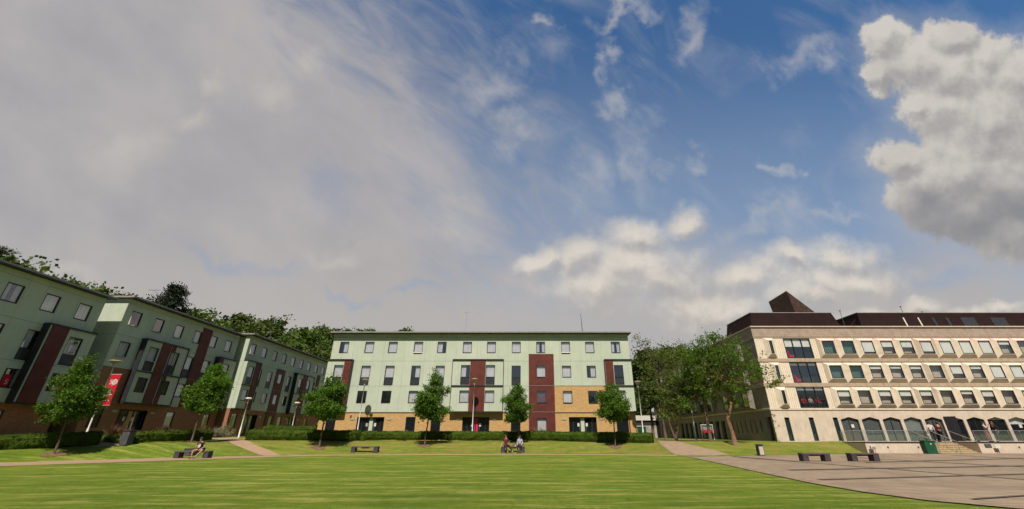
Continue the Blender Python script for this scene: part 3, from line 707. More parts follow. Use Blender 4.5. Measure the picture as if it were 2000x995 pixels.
cols = [1.32, 4.26, 7.0, 9.98, 12.72, 15.7, 18.51, 21.41, 24.25, 27.16, 29.98, 33.0]
spec = [(1, i, {'open': i in (3, 9)}) for i in range(12)]
spec += [(2, i, S) for i in (0, 1, 2, 3, 4, 5, 6)] + [(2, 7, {'span': True, 'in': 'none'})] + [(2, 8, {}), (2, 9, {}), (2, 10, {}), (2, 11, {'span': True, 'in': 'none'})]
spec += [(3, i, {'in': 'none'}) if i in (1, 2, 10) else ((3, i, {'in': 'plum'}) if i == 8 else (3, i, {})) for i in range(12)]
spec += [(0, 0, {'in': 'none', 'blind': .2}), (0, 3, {'in': 'none', 'z': (.35, 2.3)}), (0, 4, {'in': 'none', 'blind': .22}), (0, 7, {'in': 'none'}), (0, 8, {'in': 'curtain', 'z': (.75, 2.2)}), (0, 11, {'in': 'none', 'w': 1.3, 'z': (.6, 2.3)})]
cblock = residence('residence_block', 'long pale green residence block facing the lawn, sunlit above buff brick', (-22.4, 47, 1.0), 0, 34.5, 11, BRICK, cols, spec,
          bays=[(0.0, 2.72, 2.85, 8.3, [(1.90, 2.69, 2.85, 8.28)], 5.5, 'r'), (14.24, 19.95, 2.85, 8.3, [(16.24, 17.96, 2.85, 8.28)], 5.5, 'lr'), (31.5, 34.5, 2.85, 8.3, [(31.53, 32.42, 5.55, 8.28)], 5.5, 'l')],
          panels=[(22.85, 25.72, -0.9, 9.05)], raised=None, doors=[(4.15, 7.1, 2.28, CLAD), (15.62, 18.55, 2.28, PINK), (27.2, 30.2, 2.28, CLAD)],
          upper_brick=[(25.72, 31.5, 2.8, 5.55)], group=None, roofunits=[(7.6, 16.2, 2.5, 7, .75), (20.3, 28.3, 2.5, 7, .7)])
# dark blob standing for the post lamp's cast shadow, and a red alarm box
for u, z in ((5.6, 2.62), (3.35, 2.28)):
    l_ = MB(); l_.ball((u, -.12, z), .13, 1.6, .8, .5) if z > 2.5 else l_.box(u, u + .16, -.14, -.003, z, z + .2); l_.build('lamp_shadow' if z > 2.5 else 'alarm_box', GREYM if z > 2.5 else RED, cblock)
dp = MB(); dp.tube([(33.75, -.05, 0), (33.75, -.05, 2.2), (33.6, -.05, 2.45), (33.6, -.05, 2.74)], [.05] * 4, 8); dp.build('downpipe', BOARD, cblock)

colsB = [1.15 + 2.49 * k for k in range(6)]
specB = [(1, i, {'in': 'none' if i in (0, 1) else 'curtain', 'open': i in (0, 1, 2)}) for i in range(6)]
specB += [(2, 0, {'open': True}), (2, 1, {'span': True, 'open': True}), (2, 2, S), (2, 3, S), (2, 4, S), (2, 5, S), (3, 1, {'in': 'none'}), (3, 2, {'in': 'none'}), (3, 3, {}), (3, 4, {}), (3, 5, {})]
specB += [(0, 0, {'in': 'none'}), (0, 3, {'blind': .25}), (0, 5, {})]
residence('residence_block', 'shaded green residence block in mid left row, its bright gable above the red banner', (-35.5, 34.45, 1.32), pi / 2, 15.1, 11, SHADEBRICK, colsB, specB,
          bays=[(2.6, 7.55, 2.85, 8.3, [(4.35, 5.40, 2.85, 8.28), (5.55, 6.0, 2.85, 8.28)], 5.5, 'lr'), (12.2, 15.1, 2.85, 8.3, [(12.25, 12.9, 2.85, 8.28)], 5.5, 'l')],
          panels=[(9.15, 10.55, 2.8, 11.0)], raised=None, doors=[(3.1, 5.9, 2.28, BRICK)], upper_brick=[(0, 2.6, 2.8, 5.55)], group='shaded residence blocks in the left row')
colsC = [1.05 + 2.39 * k for k in range(9)]
specC = [(1, i, {'open': i == 0, 'in': 'curtain' if i not in (2, 3) else 'none'}) for i in range(9)]
specC += [(2, i, S) for i in (0, 1, 2, 4, 5, 6, 7)] + [(2, 3, {}), (3, 0, {}), (3, 1, {}), (3, 2, {'open': True}), (3, 3, {}), (3, 4, {}), (3, 5, {'in': 'none'}), (3, 6, {}), (3, 7, {})]
specC += [(0, 0, {}), (0, 3, {'in': 'plum'}), (0, 4, {}), (0, 7, {'in': 'none'})]
residence('residence_block', 'farthest shaded green residence block of the left row, next to the sunlit long block', (-34.4, 49.95, 1.53), pi / 2, 21.8, 11, SHADEBRICK, colsC, specC,
          bays=[(0.0, 2.7, 2.85, 8.3, [(1.72, 2.66, 2.85, 8.28)], 5.5, 'r'), (11.7, 16.9, 2.85, 8.3, [(13.55, 14.85, 2.85, 8.28)], 5.5, 'lr')],
          panels=[(7.1, 9.25, -.5, 8.35), (18.6, 19.6, 2.8, 9.0)], raised=None, doors=[(3.0, 5.4, 2.28, SPAN), (12.6, 14.9, 2.28, SPAN)], upper_brick=[], group='shaded residence blocks in the left row')
colsA = [20 - 1.3 - 2.45 * k for k in range(8)][::-1]
specA = [(1, i, {'in': 'none' if i == 4 else 'curtain'}) for i in range(8)]
specA += [(2, i, S) for i in range(8)] + [(3, i, {'in': 'none'} if i == 6 else {}) for i in range(8)] + [(0, i, {}) for i in (1, 3, 5, 6)]
specA = [s for s in specA if not (s[0] == 3 and s[1] == 6)] + [(3, 6, {'mull': 1, 'w': 1.3})]
ablock = residence('residence_block', 'nearest shaded green residence block cut by the left frame edge, red poster in one window', (-35.95, 12.85, 0.80), pi / 2, 20.0, 11, SHADEBRICK, colsA, specA,
          bays=[(16.5, 20.0, 2.85, 8.3, [(16.7, 17.9, 2.85, 8.28)], None, 'l'), (4, 9, 2.85, 8.3, [(6, 7.2, 2.85, 8.28)], 5.5, 'lr')],
          panels=[], raised=None, doors=[], upper_brick=[], group='shaded residence blocks in the left row')
ps = MB(); u = colsA[6]; ps.box(u - .5, u - .05, .02, .03, 3.8, 4.6, 0)
def textmesh(txt, size, m, parent, loc, rot, name='lettering', ext=0.004):
    cu = bpy.data.curves.new(name, 'FONT'); cu.body = txt; cu.size = size; cu.extrude = ext; cu.align_x = 'CENTER'
    t = bpy.data.objects.new('tmp', cu); C.objects.link(t)
    dg = bpy.context.evaluated_depsgraph_get(); me = bpy.data.meshes.new_from_object(t.evaluated_get(dg)); bpy.data.objects.remove(t)
    me.materials.clear(); me.materials.append(m)
    o = bpy.data.objects.new(name, me); C.objects.link(o); o.parent = parent; o.location = loc; o.rotation_euler = rot
    return o
po = ps.build('poster', RED, ablock)
textmesh('S', 0.45, PAPER, po, (u - .22, .015, 3.95), (pi / 2, 0, 0))
#__PART2__
# ------------------------------------------------------------------ concrete faculty building on the right
EB = thing('faculty_building', 'cream concrete building with rows of chamfered windows and dark brown mansard on the right', 'building', (24.1, 42, 0.95))
UL = 42.0           # length along the front
H1, H2 = 9.93, 11.11
arch_u = [7.47 + 2.035 * k for k in range(17)]
holes = [(1.16, 1.64, 0.04, 2.12), (3.53, 4.0, 0.04, 2.12), (5.87, 6.34, 0.04, 2.12)] + [(u - .86, u + .86, 0.04, 2.15) for u in arch_u]
w_ = MB(); wall(w_, [(0, UL, -1.0, 2.97)], holes, 0, .3); gw = w_.build('ground_wall', BASEC, EB)
c_ = MB()
for u in arch_u:     # cut corners give every opening its shallow pointed head
    for sgn in (-1, 1):
        e = u + sgn * .86
        p = [(e, 0.002, 1.93), (e, 0.002, 2.16), (u, 0.002, 2.16)]
        q = [(x, .298, z) for x, y, z in p]
        c_.poly(p if sgn > 0 else p[::-1]); c_.quad(p[0], p[2], q[2], q[0])
c_.build('arch_heads', BASEC, gw)
rowz = {1: (7.76, 9.85, 8.2, 9.53), 2: (5.33, 7.36, 5.78, 7.02), 3: (2.97, 4.96, 3.36, 4.60)}
rowoff = {1: 0.0, 2: 0.0, 3: 0.03}
big = {1: (3.02, 5.82, 7.80, 9.83), 2: (3.02, 5.82, 5.36, 7.38), 3: (3.02, 5.82, 2.99, 5.0)}
c_ = MB(); wall(c_, [(0, 6.42, r[0], r[1]) for r in rowz.values()], [tuple(b) for b in big.values()], -.02, .22)
c_.quad((0, .0, H1), (UL, .0, H1), (UL, 3.5, H1), (0, 3.5, H1))
for r in rowz.values(): c_.quad((6.42, .05, r[0]), (UL, .05, r[0]), (UL, .05, r[1]), (6.42, .05, r[1]))
c_.build('ribbed_panels', CREAM, EB)
def ledge(z0, z1, proud, m, name):
    l_ = MB(); l_.box(-.06 - proud, UL, -proud - .03, .2, z0, z1); l_.box(-.06 - proud, .2, .2, 37.6, z0, z1); l_.build(name, m, EB, bevel=.02)
ledge(7.40, 7.76, .05, LEDGE, 'ledge'); ledge(4.96, 5.33, .05, LEDGE, 'ledge'); ledge(2.78, 2.97, .03, BASEC, 'ledge'); ledge(9.85, 9.97, .03, PRECAST, 'ledge')
l_ = MB(); l_.box(-.10, UL, -.10, .3, 9.97, H2 - .12); l_.box(-.10, .3, .3, 37.6, 9.97, H2 - .12); l_.build('cornice', CORN, EB)
l_ = MB(); l_.box(-.2, UL, -.22, 37.7, H2 - .12, H2); l_.build('coping', PRECAST, EB, bevel=.02)

def bay_window(parent, uc, z0, z1, w0, w1, half=1.0175, whalf=.62, proud=.30, blind=None, glass=None, side=False, m=None, narrow=False, y0=0.0):
    """a precast box tapering out to a window; side=True turns it onto the left wall"""
    def T(x, y, z): return (y - 0.0, x, z) if side else (x, y, z)
    b = MB(); A = [(uc - half, y0, z0), (uc + half, y0, z0), (uc + half, y0, z1), (uc - half, y0, z1)]
    B = [(uc - whalf - .07, y0 - proud, w0 - .06), (uc + whalf + .07, y0 - proud, w0 - .06), (uc + whalf + .07, y0 - proud, w1 + .06), (uc - whalf - .07, y0 - proud, w1 + .06)]
    I = [(uc - whalf, y0 - proud, w0), (uc + whalf, y0 - proud, w0), (uc + whalf, y0 - proud, w1), (uc - whalf, y0 - proud, w1)]
    for i in range(4):
        j = (i + 1) % 4; q = [T(*A[i]), T(*A[j]), T(*B[j]), T(*B[i])]; b.quad(*(q if not side else q[::-1]))
        q = [T(*B[i]), T(*B[j]), T(*I[j]), T(*I[i])]; b.quad(*(q if not side else q[::-1]))
    o = b.build('window_bay', m or CREAM, parent)
    f = MB(); fw = .055
    def fb(x0, x1, ya, yb, za, zb):
        p = [T(*k) for k in ((x0, ya, za), (x1, ya, za), (x1, yb, za), (x0, yb, za), (x0, ya, zb), (x1, ya, zb), (x1, yb, zb), (x0, yb, zb))]; f.hexa(p)
    Y = y0 - proud
    fb(uc - whalf, uc - whalf + fw, Y - .02, Y + .08, w0, w1); fb(uc + whalf - fw, uc + whalf, Y - .02, Y + .08, w0, w1); fb(uc - whalf + fw, uc + whalf - fw, Y - .02, Y + .08, w0, w0 + fw); fb(uc - whalf + fw, uc + whalf - fw, Y - .02, Y + .08, w1 - fw, w1)
    wn = f.build('window', FRAME, o)
    p = MB(); p.quad(T(uc - whalf + fw, Y + .03, w0 + fw), T(uc + whalf - fw, Y + .03, w0 + fw), T(uc + whalf - fw, Y + .03, w1 - fw), T(uc - whalf + fw, Y + .03, w1 - fw)); p.build('pane', glass or GLASS, wn)
    if blind:
        k = MB(); zb = w1 - (w1 - w0) * blind; k.quad(T(uc - whalf + fw, Y + .07, zb), T(uc + whalf - fw, Y + .07, zb), T(uc + whalf - fw, Y + .07, w1 - .02), T(uc - whalf + fw, Y + .07, w1 - .02)); k.build('blind', BLIND, wn)
    r = MB(); r.quad(T(uc - whalf, Y + .6, w0), T(uc + whalf, Y + .6, w0), T(uc + whalf, Y + .6, w1), T(uc - whalf, Y + .6, w1)); r.build('room', INTER, wn)
    return o
BL = {1: [('t', 0), ('t', 0), (0, .85), (0, .48), (0, .5), (0, .82), (0, 1), (0, .95), (0, 1), (0, .3), (0, 0), (0, 1), (0, .5), (0, 0), (0, .6), (0, .3), (0, 1)],
      2: [('t', 0), ('t', 0), (0, .28), (0, .25), (0, .28), (0, 0), (0, .65), (0, .28), (0, .95), (0, .95), (0, .95), (0, .3), (0, 0), (0, .5), (0, .8), (0, 1), (0, .2)],
      3: [(0, .45), (0, 0), (0, .42), (0, .42), (0, .4), (0, 0), (0, .28), (0, .45), (0, 0), (0, .95), (0, .3), (0, .4), (0, 0), (0, .9), (0, .3), (0, .4), (0, 0)]}
for row, (z0, z1, w0, w1) in rowz.items():
    for k in range(17):
        g_, b_ = BL[row][k]
        bay_window(EB, 7.44 + 2.035 * k + rowoff[row], z0, z1, w0, w1, blind=b_ or None, glass=TEAL if g_ == 't' else None)
    bay_window(EB, 1.45, z0, z1, w0 + .0, w1, half=.55, whalf=.16, proud=.36, y0=-.02)
    a, b, c, d = big[row]
    window(EB, a, b, c, d, y=.0, inside='none', mull=2, name='large_window', fw=.07, blind={1: .42, 2: .14, 3: .17}[row])
    tr = MB(); tr.box(b - .95, b - .07, -.02, .10, c + .75, c + .82); tr.build('transom', FRAME, EB)
for (a, b, c, d) in holes[:3]: window(EB, a, b, c, d, y=.1, inside='none', glass=TEAL, name='slit_window')
AB = [0, 0, 0, .55, 0, .12, 0, .12, .3] + [0] * 8
for k, u in enumerate(arch_u):
    wn = window(EB, u - .86, u + .86, .04, 2.15, y=.14, inside='none', glass=SMOKE if k < 5 else GLASS, name='arched_window', mull=1 if k in (0, 2, 4, 6) else 0, blind=AB[k] or None)
    if k == 3 or k == 1:
        b_ = MB(); b_.box(u - .8, u + .8, .16, .2, .62, .68); b_.build('transom', FRAME, wn)
    if k in (0, 8): b_ = MB(); b_.box(u + .1, u + .38, .145, .15, 1.2, 1.5); b_.build('notice', PAPER, wn)
# entrance leaf standing open beside the stair
dl = MB(); ux = arch_u[5] - 1.02
dl.hexa([(ux, -.05, .03), (ux + .5, -.75, .03), (ux + .54, -.72, .03), (ux + .04, -.02, .03), (ux, -.05, 2.2), (ux + .5, -.75, 2.2), (ux + .54, -.72, 2.2), (ux + .04, -.02, 2.2)])
dl.build('open_door_leaf', FRAME, EB)

# left wall, in shade
LH = [(.25, 1.15, 0.04, 2.2)] + [(2.2 + 1.0 * k, 2.4 + 1.0 * k, .75, 2.0) for k in range(7)] + [(10.0 + 1.75 * k, 11.2 + 1.75 * k, .04, 2.1) for k in range(9)] + [(27 + .9 * k, 27.25 + .9 * k, .6, 1.9) for k in range(9)]
sw = MB(); tmp = MB(); wall(tmp, [(0, 37.6, -1.2, 2.97), (0, 37.6, 2.97, 9.97)], LH, 0, .3)
sw.v = [(y, x, z) for (x, y, z) in tmp.v]; sw.f = [tuple(reversed(f)) for f in tmp.f]; sw.mi = tmp.mi
sw.box(0.01, UL, 37.3, 37.58, -1, H1); sw.box(UL - .3, UL, .02, 37.2, -1, H1)
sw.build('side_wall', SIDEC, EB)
gl = MB()
for (a, b, c, d) in LH: gl.quad((.25, a, c), (.25, b, c), (.25, b, d), (.25, a, d))
for q in LH:
    p = MB(); a, b, c, d = q; p.quad((.24, a, c), (.24, a, d), (.24, b, d), (.24, b, c)); p.build('side_window', TEAL, EB)
    k = MB(); k.quad((.45, a - .2, c), (.45, a - .2, d + .2), (.45, b + .2, d + .2), (.45, b + .2, c)); k.build('room', INTER, EB.children[-1] if False else EB)
for row, (z0, z1, w0, w1) in rowz.items():
    rr = random.Random(row)
    for k in range(15):
        v = 3.4 + 2.3 * k
        if k == 3: continue
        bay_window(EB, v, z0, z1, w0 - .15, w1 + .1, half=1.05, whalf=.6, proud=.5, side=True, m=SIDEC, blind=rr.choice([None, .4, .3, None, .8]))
# mansard roof blocks
def mansard(a, b, y0, y1, z0, z1, sl=.45, sr=.6, sb=.3, m=SLATE, name='mansard'):
    q = MB(); q.hexa([(a, y0, z0), (b, y0, z0), (b, y1, z0), (a, y1, z0), (a + sl, y0 + sb, z1), (b - sr, y0 + sb, z1), (b - sr, y1, z1), (a + sl, y1, z1)])
    o = q.build(name, m, EB)
    t = MB(); t.box(a + sl - .05, b - sr + .05, y0 + sb - .05, y1, z1, z1 + .07); t.build('roof_trim', ROOFM, o); return o
mansard(.9, 11.1, 1.6, 7.6, H2, 13.12, .5, .6, .3)
mansard(11.1, 12.7, 5.5, 12, H2, 12.55, .0, .0, .1)
m2 = mansard(14.1, 52, 2.6, 14, H2, 13.42, .25, .0, .35)
for k, (u, wd, light) in enumerate([(19.3, .14, 1), (21.0, .14, 1), (22.6, .3, 0), (24.2, .3, 0), (25.9, 1.6, 0), (29.3, 1.7, 0), (35.2, 2.2, 0)]):
    y0 = 2.6; s_ = .35 / (13.42 - H2)
    q = MB(); za, zb = H2 + .2, H2 + 1.75
    q.hexa([(u, y0 + s_ * .2 - .04, za), (u + wd, y0 + s_ * .2 - .04, za), (u + wd, y0 + .2, za), (u, y0 + .2, za), (u, y0 + s_ * 1.75 - .04, zb), (u + wd, y0 + s_ * 1.75 - .04, zb), (u + wd, y0 + .4, zb), (u, y0 + .4, zb)])
    q.build('roof_window', WHITE if light else glassm2 if False else (WHITE if light else SPAN), m2)
# skewed copper-brown lantern on the roof
q = MB(); base = [(6.0, 6.2, 13.4), (8.4, 4.9, 13.4), (12.0, 7.0, 13.4), (9.5, 9, 13.4)]
top = [(6.0, 6.2, 15.95), (8.15, 4.9, 17.0), (11.0, 7.0, 14.55), (9.0, 9, 14.5)]
ln = MB(); ln.v = [(7.75, 3.6, 13.0), (7.75, 7.5, 13.0), (10.7, 3.6, 13.0), (10.7, 7.5, 13.0), (7.35, 3.6, 16.35), (7.35, 7.5, 16.2)]
ln.f = [(0, 4, 5, 1), (0, 2, 4), (2, 3, 5, 4), (3, 1, 5), (0, 1, 3, 2)]; ln.mi = [0] * 5
ln.build('roof_lantern', COPPER, EB)
# slatted screen between the roof blocks
for k in range(9):
    u = 12.9 + k * .2; zz = H2 + .15 + k * .19
    q = MB(); q.box(u, u + .07, 3.4, 3.46, H2, zz); q.build('screen_slat', SLATE, EB)
q = MB(); q.hexa([(12.6, 3.36, H2), (14.6, 3.36, H2 + 1.85), (14.6, 3.5, H2 + 1.85), (12.6, 3.5, H2), (12.6, 3.36, H2 + .1), (14.6, 3.36, H2 + 1.97), (14.6, 3.5, H2 + 1.97), (12.6, 3.5, H2 + .1)]); q.build('screen_rail', SLATE, EB)
for (u, h) in ((13.3, .9), (20.7, 1.0), (23.0, .35), (36.6, .4)):
    q = MB(); q.tube([(u, 4, 13.4 if u > 14 else H2), (u, 4, 13.5 + h if u > 14 else 14.0)], [.03, .03], 6); q.ball((u, 4, 13.5 + h if u > 14 else 14.0), .1, 1, 1, .7); q.build('roof_mast', GREYM, EB)

# ------------------------------------------------------------------ terrace and stair in front of the faculty building
TZ = 0.93
TR = thing('terrace', 'cream rendered terrace wall with steel posts and glass balustrade along the faculty building', 'terrace', (30.2, 39.2, 0))
q = MB(); q.box(0, 6.2, 0, 2.78, -.3, TZ - .05); q.box(10.0, 32, 0, 2.78, -.3, TZ - .05); q.box(6.2, 10.0, 2.0, 2.78, -.3, TZ - .05); q.build('terrace_wall', BASEC, TR)
q = MB(); q.box(-.03, 6.23, -.04, 2.78, TZ - .048, TZ + .01); q.box(9.97, 32, -.04, 2.78, TZ - .048, TZ + .01); q.box(6.23, 9.97, 1.98, 2.78, TZ - .048, TZ + .009); q.build('terrace_edge', FRAME, TR)
q = MB(); q.box(-.05, 6.2, -.35, -.004, -.1, .03); q.box(10.0, 32, -.35, -.004, -.1, .03); q.build('red_kerb', mat('red_kerb', (0.20, 0.06, 0.045), 0.9, 0.3, 4), TR)
for k in range(6):
    z = TZ - (k + 1) * TZ / 6.5; y1 = 2.0 - k * .34
    q = MB(); q.box(6.22, 9.98, -.12 + (5 - k) * 0 + (y1 - .36), 1.999, -.05 if k == 5 else z - TZ / 6.5 + .002, z) if False else q.box(6.22, 9.98, y1 - .34, y1, -.05, z - .002)
    q.box(6.21, 9.99, y1 - .36, y1 - .01, z, z + .03); q.build('step', STONE, TR)
RH = .93
def rail(p, q_, n, glass=True, nm='handrail'):
    p = Vector(p); q_ = Vector(q_); u = (q_ - p)
    r = MB(); r.tube([tuple(p + Vector((0, 0, RH))), tuple(q_ + Vector((0, 0, RH)))], [.028, .028], 8); r.build(nm, STEEL, TR)
    for i in range(n + 1):
        b = p + u * (i / n); m_ = MB(); m_.tube([tuple(b), tuple(b + Vector((0, 0, RH)))], [.022, .022], 6); m_.build('post', STEEL, TR)
    if glass:
        for i in range(n):
            a = p + u * ((i + .06) / n); b = p + u * ((i + .94) / n); m_ = MB()
            m_.quad(tuple(a + Vector((0, 0, .1))), tuple(b + Vector((0, 0, .1))), tuple(b + Vector((0, 0, RH - .08))), tuple(a + Vector((0, 0, RH - .08)))); m_.build('glass_panel', CLEAR, TR)
rail((.05, .1, TZ), (6.15, .1, TZ), 6); rail((10.1, .1, TZ), (31, .1, TZ), 20); rail((.05, .1, TZ), (.05, 2.7, TZ), 2)
rail((6.3, -.1, .05), (6.3, 2.1, TZ), 2, False); rail((8.1, -.1, .05), (8.1, 2.1, TZ), 2, False); rail((9.9, -.1, .05), (9.9, 2.1, TZ), 2, False)
for u in (1.9, 4.6, 13.5): q = MB(); q.ball((u, -.03, .55), .07, 1, .6, 1); q.build('bollard_light', GREYM, TR)
q = MB(); q.box(10.5, 11.1, -.03, -.003, .5, .8); q.build('vent', GREYM, TR)
fl = thing('floodlight', 'white floodlight on a short stake before the terrace wall left end', 'floodlight', (30.55, 38.9, 0))
q = MB(); q.tube([(0.1, 0, 0), (0.1, 0, .4)], [.02, .02], 6); q.build('stake', GREYM, fl); q = MB(); q.box(-.22, .2, -.1, .12, .38, .66); q.build('lamp_housing', WHITE, fl, bevel=.03)
q = MB(); q.box(-.16, .14, -.112, -.102, .42, .6); q.build('lens', mat('lamp_lens', (.35, .33, .25), .2), fl)
cb = thing('utility_cabinet', 'dark green metal utility cabinet against the terrace wall beside the stair', 'cabinet', (35.5, 38.95, 0))
q = MB(); q.box(-.45, .45, -.25, .2, .06, 1.0); q.build('cabinet_body', GREENBOX, cb, bevel=.02); q = MB(); q.box(-.48, .48, -.28, .22, 1.0, 1.06); q.build('cabinet_lid', GREENBOX, cb); q = MB(); q.box(.0, .1, -.262, -.252, .75, .85); q.build('warning_label', PAPER, cb); q = MB(); q.box(-.47, .47, -.27, .21, 0, .058); q.build('plinth', GREYM, cb)
wl_ = thing('wall_notice', 'small pale notice on stakes before the terrace wall right of the stair', 'notice', (41.6, 39.0, 0))
q = MB(); q.box(-.22, .22, -.03, 0, .45, .75); q.build('board', PAPER, wl_); q = MB(); q.tube([(0, .02, 0), (0, .02, .5)], [.02, .02], 6); q.build('stake', GREYM, wl_)

# ------------------------------------------------------------------ low service building between the blocks
lb = thing('service_building', 'low white and grey building glimpsed between the green block and the faculty building', 'building', (16.5, 78, ground(20, 78) - .2))
q = MB(); wall(q, [(-3.5, 7.6, -.5, 2.2)], [(-2.2, -1.0, .1, 2.0), (3.6, 5.2, -.1, 2.0)], 0); q.quad((-3.5, 0, -.5), (-3.5, 0, 4.9), (-3.5, 8, 4.9), (-3.5, 8, -.5)); q.build('render_wall', mat('grey_render', (.42, .38, .33), .9, .25, 1.2), lb)
q = MB(); q.box(-3.5, 7.6, -.12, 7, 3.05, 4.2); q.build('white_fascia', WHITE, lb); q = MB(); q.box(-3.6, 7.7, -.35, 7.1, 4.2, 4.5); q.build('roof', SOFFIT, lb); q = MB(); q.box(-3.4, 7.5, .1, 7, 2.2, 3.05); q.build('window_band', SPAN, lb)
q = MB(); q.box(-2.3, -.9, .1, .2, 0, 2.1); q.build('door', FRAME, lb); q = MB(); q.box(3.5, 5.3, .1, .2, 0, 2.1); q.build('door', GREENBOX, lb)

# ------------------------------------------------------------------ foliage
def leaf_quads(mb, centers, size, rnd, flat=0.0, aspect=1.0):
    for c in centers:
        n = Vector((rnd.gauss(0, 1), rnd.gauss(0, 1), rnd.gauss(0, 1) + flat))
        if n.length < 1e-3: continue
        n.normalize(); a = n.cross(Vector((rnd.random(), rnd.random(), rnd.random() + .1))).normalized(); b = n.cross(a)
        s = size * rnd.uniform(.6, 1.25); a *= s * .5; b *= s * .5 * aspect
        c = Vector(c)
        mb.quad(tuple(c - a), tuple(c - b * .8 + a * .1), tuple(c + a), tuple(c + b * .8 + a * .1))
def limb(mb, p0, p1, r0, r1, rnd, k=5, sag=.12, seg=6):
    p0 = Vector(p0); p1 = Vector(p1); L = (p1 - p0).length; off = Vector((rnd.gauss(0, 1), rnd.gauss(0, 1), rnd.gauss(0, .5))) * L * sag
    pts = []; rr = []
    for i in range(k + 1):
        t = i / k; pts.append(tuple(p0.lerp(p1, t) + off * sin(pi * t) + Vector((0, 0, L * .10 * (t * t - t))))); rr.append(r0 + (r1 - r0) * t)
    mb.tube(pts, rr, seg); return [Vector(p) for p in pts]
def make_tree(name, trunk_pts, trunk_r, blobs, leafm, barkm, nclump, per, clump_r, leaf, seed, limbs=14, shell=.55, flat=.3, bottom_cut=None, twig=True, zsq=.75, fill=0):
    """trunk polyline; crown = list of (cx,cy,cz,rx,ry,rz) ellipsoids; leaf clumps sit on limbs reaching into them"""
    rnd = random.Random(seed); t = MB(); t.tube(trunk_pts, trunk_r, 9)
    top = Vector(trunk_pts[-1]); T = [Vector(p) for p in trunk_pts]
    vol = [b[3] * b[4] * b[5] for b in blobs]; tips = []
    for _ in range(nclump):
        b = rnd.choices(blobs, [v ** .75 for v in vol])[0]
        d = Vector((rnd.gauss(0, 1), rnd.gauss(0, 1), rnd.gauss(0, 1))).normalized(); r = rnd.random() ** shell
        # lumpy outline
        r *= 0.82 + 0.32 * noise.noise(Vector((d.x * 1.7 + seed, d.y * 1.7, d.z * 1.7 + b[0])))
        tips.append(Vector((b[0] + d.x * b[3] * r, b[1] + d.y * b[4] * r, b[2] + d.z * b[5] * r)))
    if bottom_cut: tips = [p for p in tips if p.z > bottom_cut]
    mains = []
    for i in range(limbs):
        p = tips[int(i * len(tips) / limbs)]
        k = rnd.uniform(.45, 1.0); s_ = T[-1].lerp(T[max(0, len(T) - 2)], 1 - k) if len(T) > 1 else T[-1]
        m_ = s_.lerp(p, .8); mains += limb(t, s_, m_, trunk_r[-1] * .75, trunk_r[-1] * .16, rnd)
    if twig:
        for p in tips[::2]:
            n_ = min(mains, key=lambda q: (q - p).length_squared)
            limb(t, n_, p, trunk_r[-1] * .15, .008, rnd, 3, .08, 4)
    f = MB(); cs = []
    for p in tips:
        k = int(per * rnd.uniform(.6, 1.3)); R_ = clump_r * rnd.uniform(.6, 1.3)
        for _ in range(k): cs.append((p.x + rnd.gauss(0, R_), p.y + rnd.gauss(0, R_), p.z + rnd.gauss(0, R_ * zsq)))
    leaf_quads(f, cs, leaf, rnd, flat)
    for _ in range(fill):      # bigger sprays deep inside, so that a distant crown reads as one mass with a leafy edge
        b = rnd.choice(blobs); d = Vector((rnd.gauss(0, 1), rnd.gauss(0, 1), rnd.gauss(0, 1))).normalized() * (.86 * rnd.random() ** .4)
        leaf_quads(f, [(b[0] + d.x * b[3], b[1] + d.y * b[4], b[2] + d.z * b[5])], leaf * 2.2, rnd, flat)
    root = bpy.data.objects.new(name, None); C.objects.link(root)
    t.build('trunk', barkm, root, smooth=True); f.build('crown', leafm, root)
    return root
# young maples on the bank
def maple(seed, h=4.9, low=1.65, w=2.05, lean=.1):
    bl = [(lean, 0, low + 1.7, w, w, 1.35), (lean * 1.4 + .1, 0, low + 2.8, w * .80, w * .80, 1.3), (lean * 1.8 - .05, 0, low + 3.75, w * .46, w * .46, 1.0), (lean - .55, .1, low + 1.1, w * .62, w * .62, .75), (lean + .6, -.1, low + 1.25, w * .62, w * .62, .8)] + [(lean + w * .7 * cos(k * 2.1 + seed), w * .7 * sin(k * 2.1 + seed), low + 1.3 + .55 * k, w * .38, w * .38, .5) for k in range(4)]
    jr = random.Random(seed * 7); bl = [(a + jr.gauss(0, .16), b + jr.gauss(0, .16), c + jr.gauss(0, .14), d * jr.uniform(.82, 1.18), e * jr.uniform(.82, 1.18), f * jr.uniform(.85, 1.15)) for (a, b, c, d, e, f) in bl]
    return make_tree('maple_tree', [(0, 0, -.2), (.02, 0, .6), (lean * .5, 0, low + .2), (lean, 0, low + 2.2)], [.085, .07, .06, .035], bl, LEAF_MAPLE, BARK, 400, 36, .17, .155, seed, 14, .42, .5)
M = [maple(3, lean=-.2), maple(11, w=1.95, lean=-.05), maple(29, w=2.0, lean=.12)]
first = [True, True, True]
def plant(proto, idx, px, py, label, sx, sz, rz, group, cat='tree', hide=first):
    x, y = onG(px, py)
    o = proto if hide[idx] else copy_tree(proto); hide[idx] = False
    o.location = (x, y, ground(x, y)); o.scale = (sx, sx, sz); o.rotation_euler = (0, 0, rz)
    tag(o, label, cat, group); return o
GM = 'young trees planted along the grass bank'
plant(M[0], 0, 104, 888, 'broad young maple on the bank before the nearest left block, hiding half the banner', .93, 1.0, .35, GM)
plant(M[1], 1, 373, 864, 'young maple rising behind the bench with the lone sitter', 1.0, 1.04, 1.0, GM)
plant(M[2], 2, 623, 875, 'young maple standing where the left row meets the sunlit long block', 1.06, 1.06, 2.0, GM)
plant(M[0], 0, 829.5, 871, 'young maple on the bank right of the empty bench, dark crown against pale cladding', .97, 1.06, 3.3, GM)
plant(M[1], 1, 1012.5, 869, 'smallest young maple, behind the bench with two sitters', .80, .88, 4.2, GM)
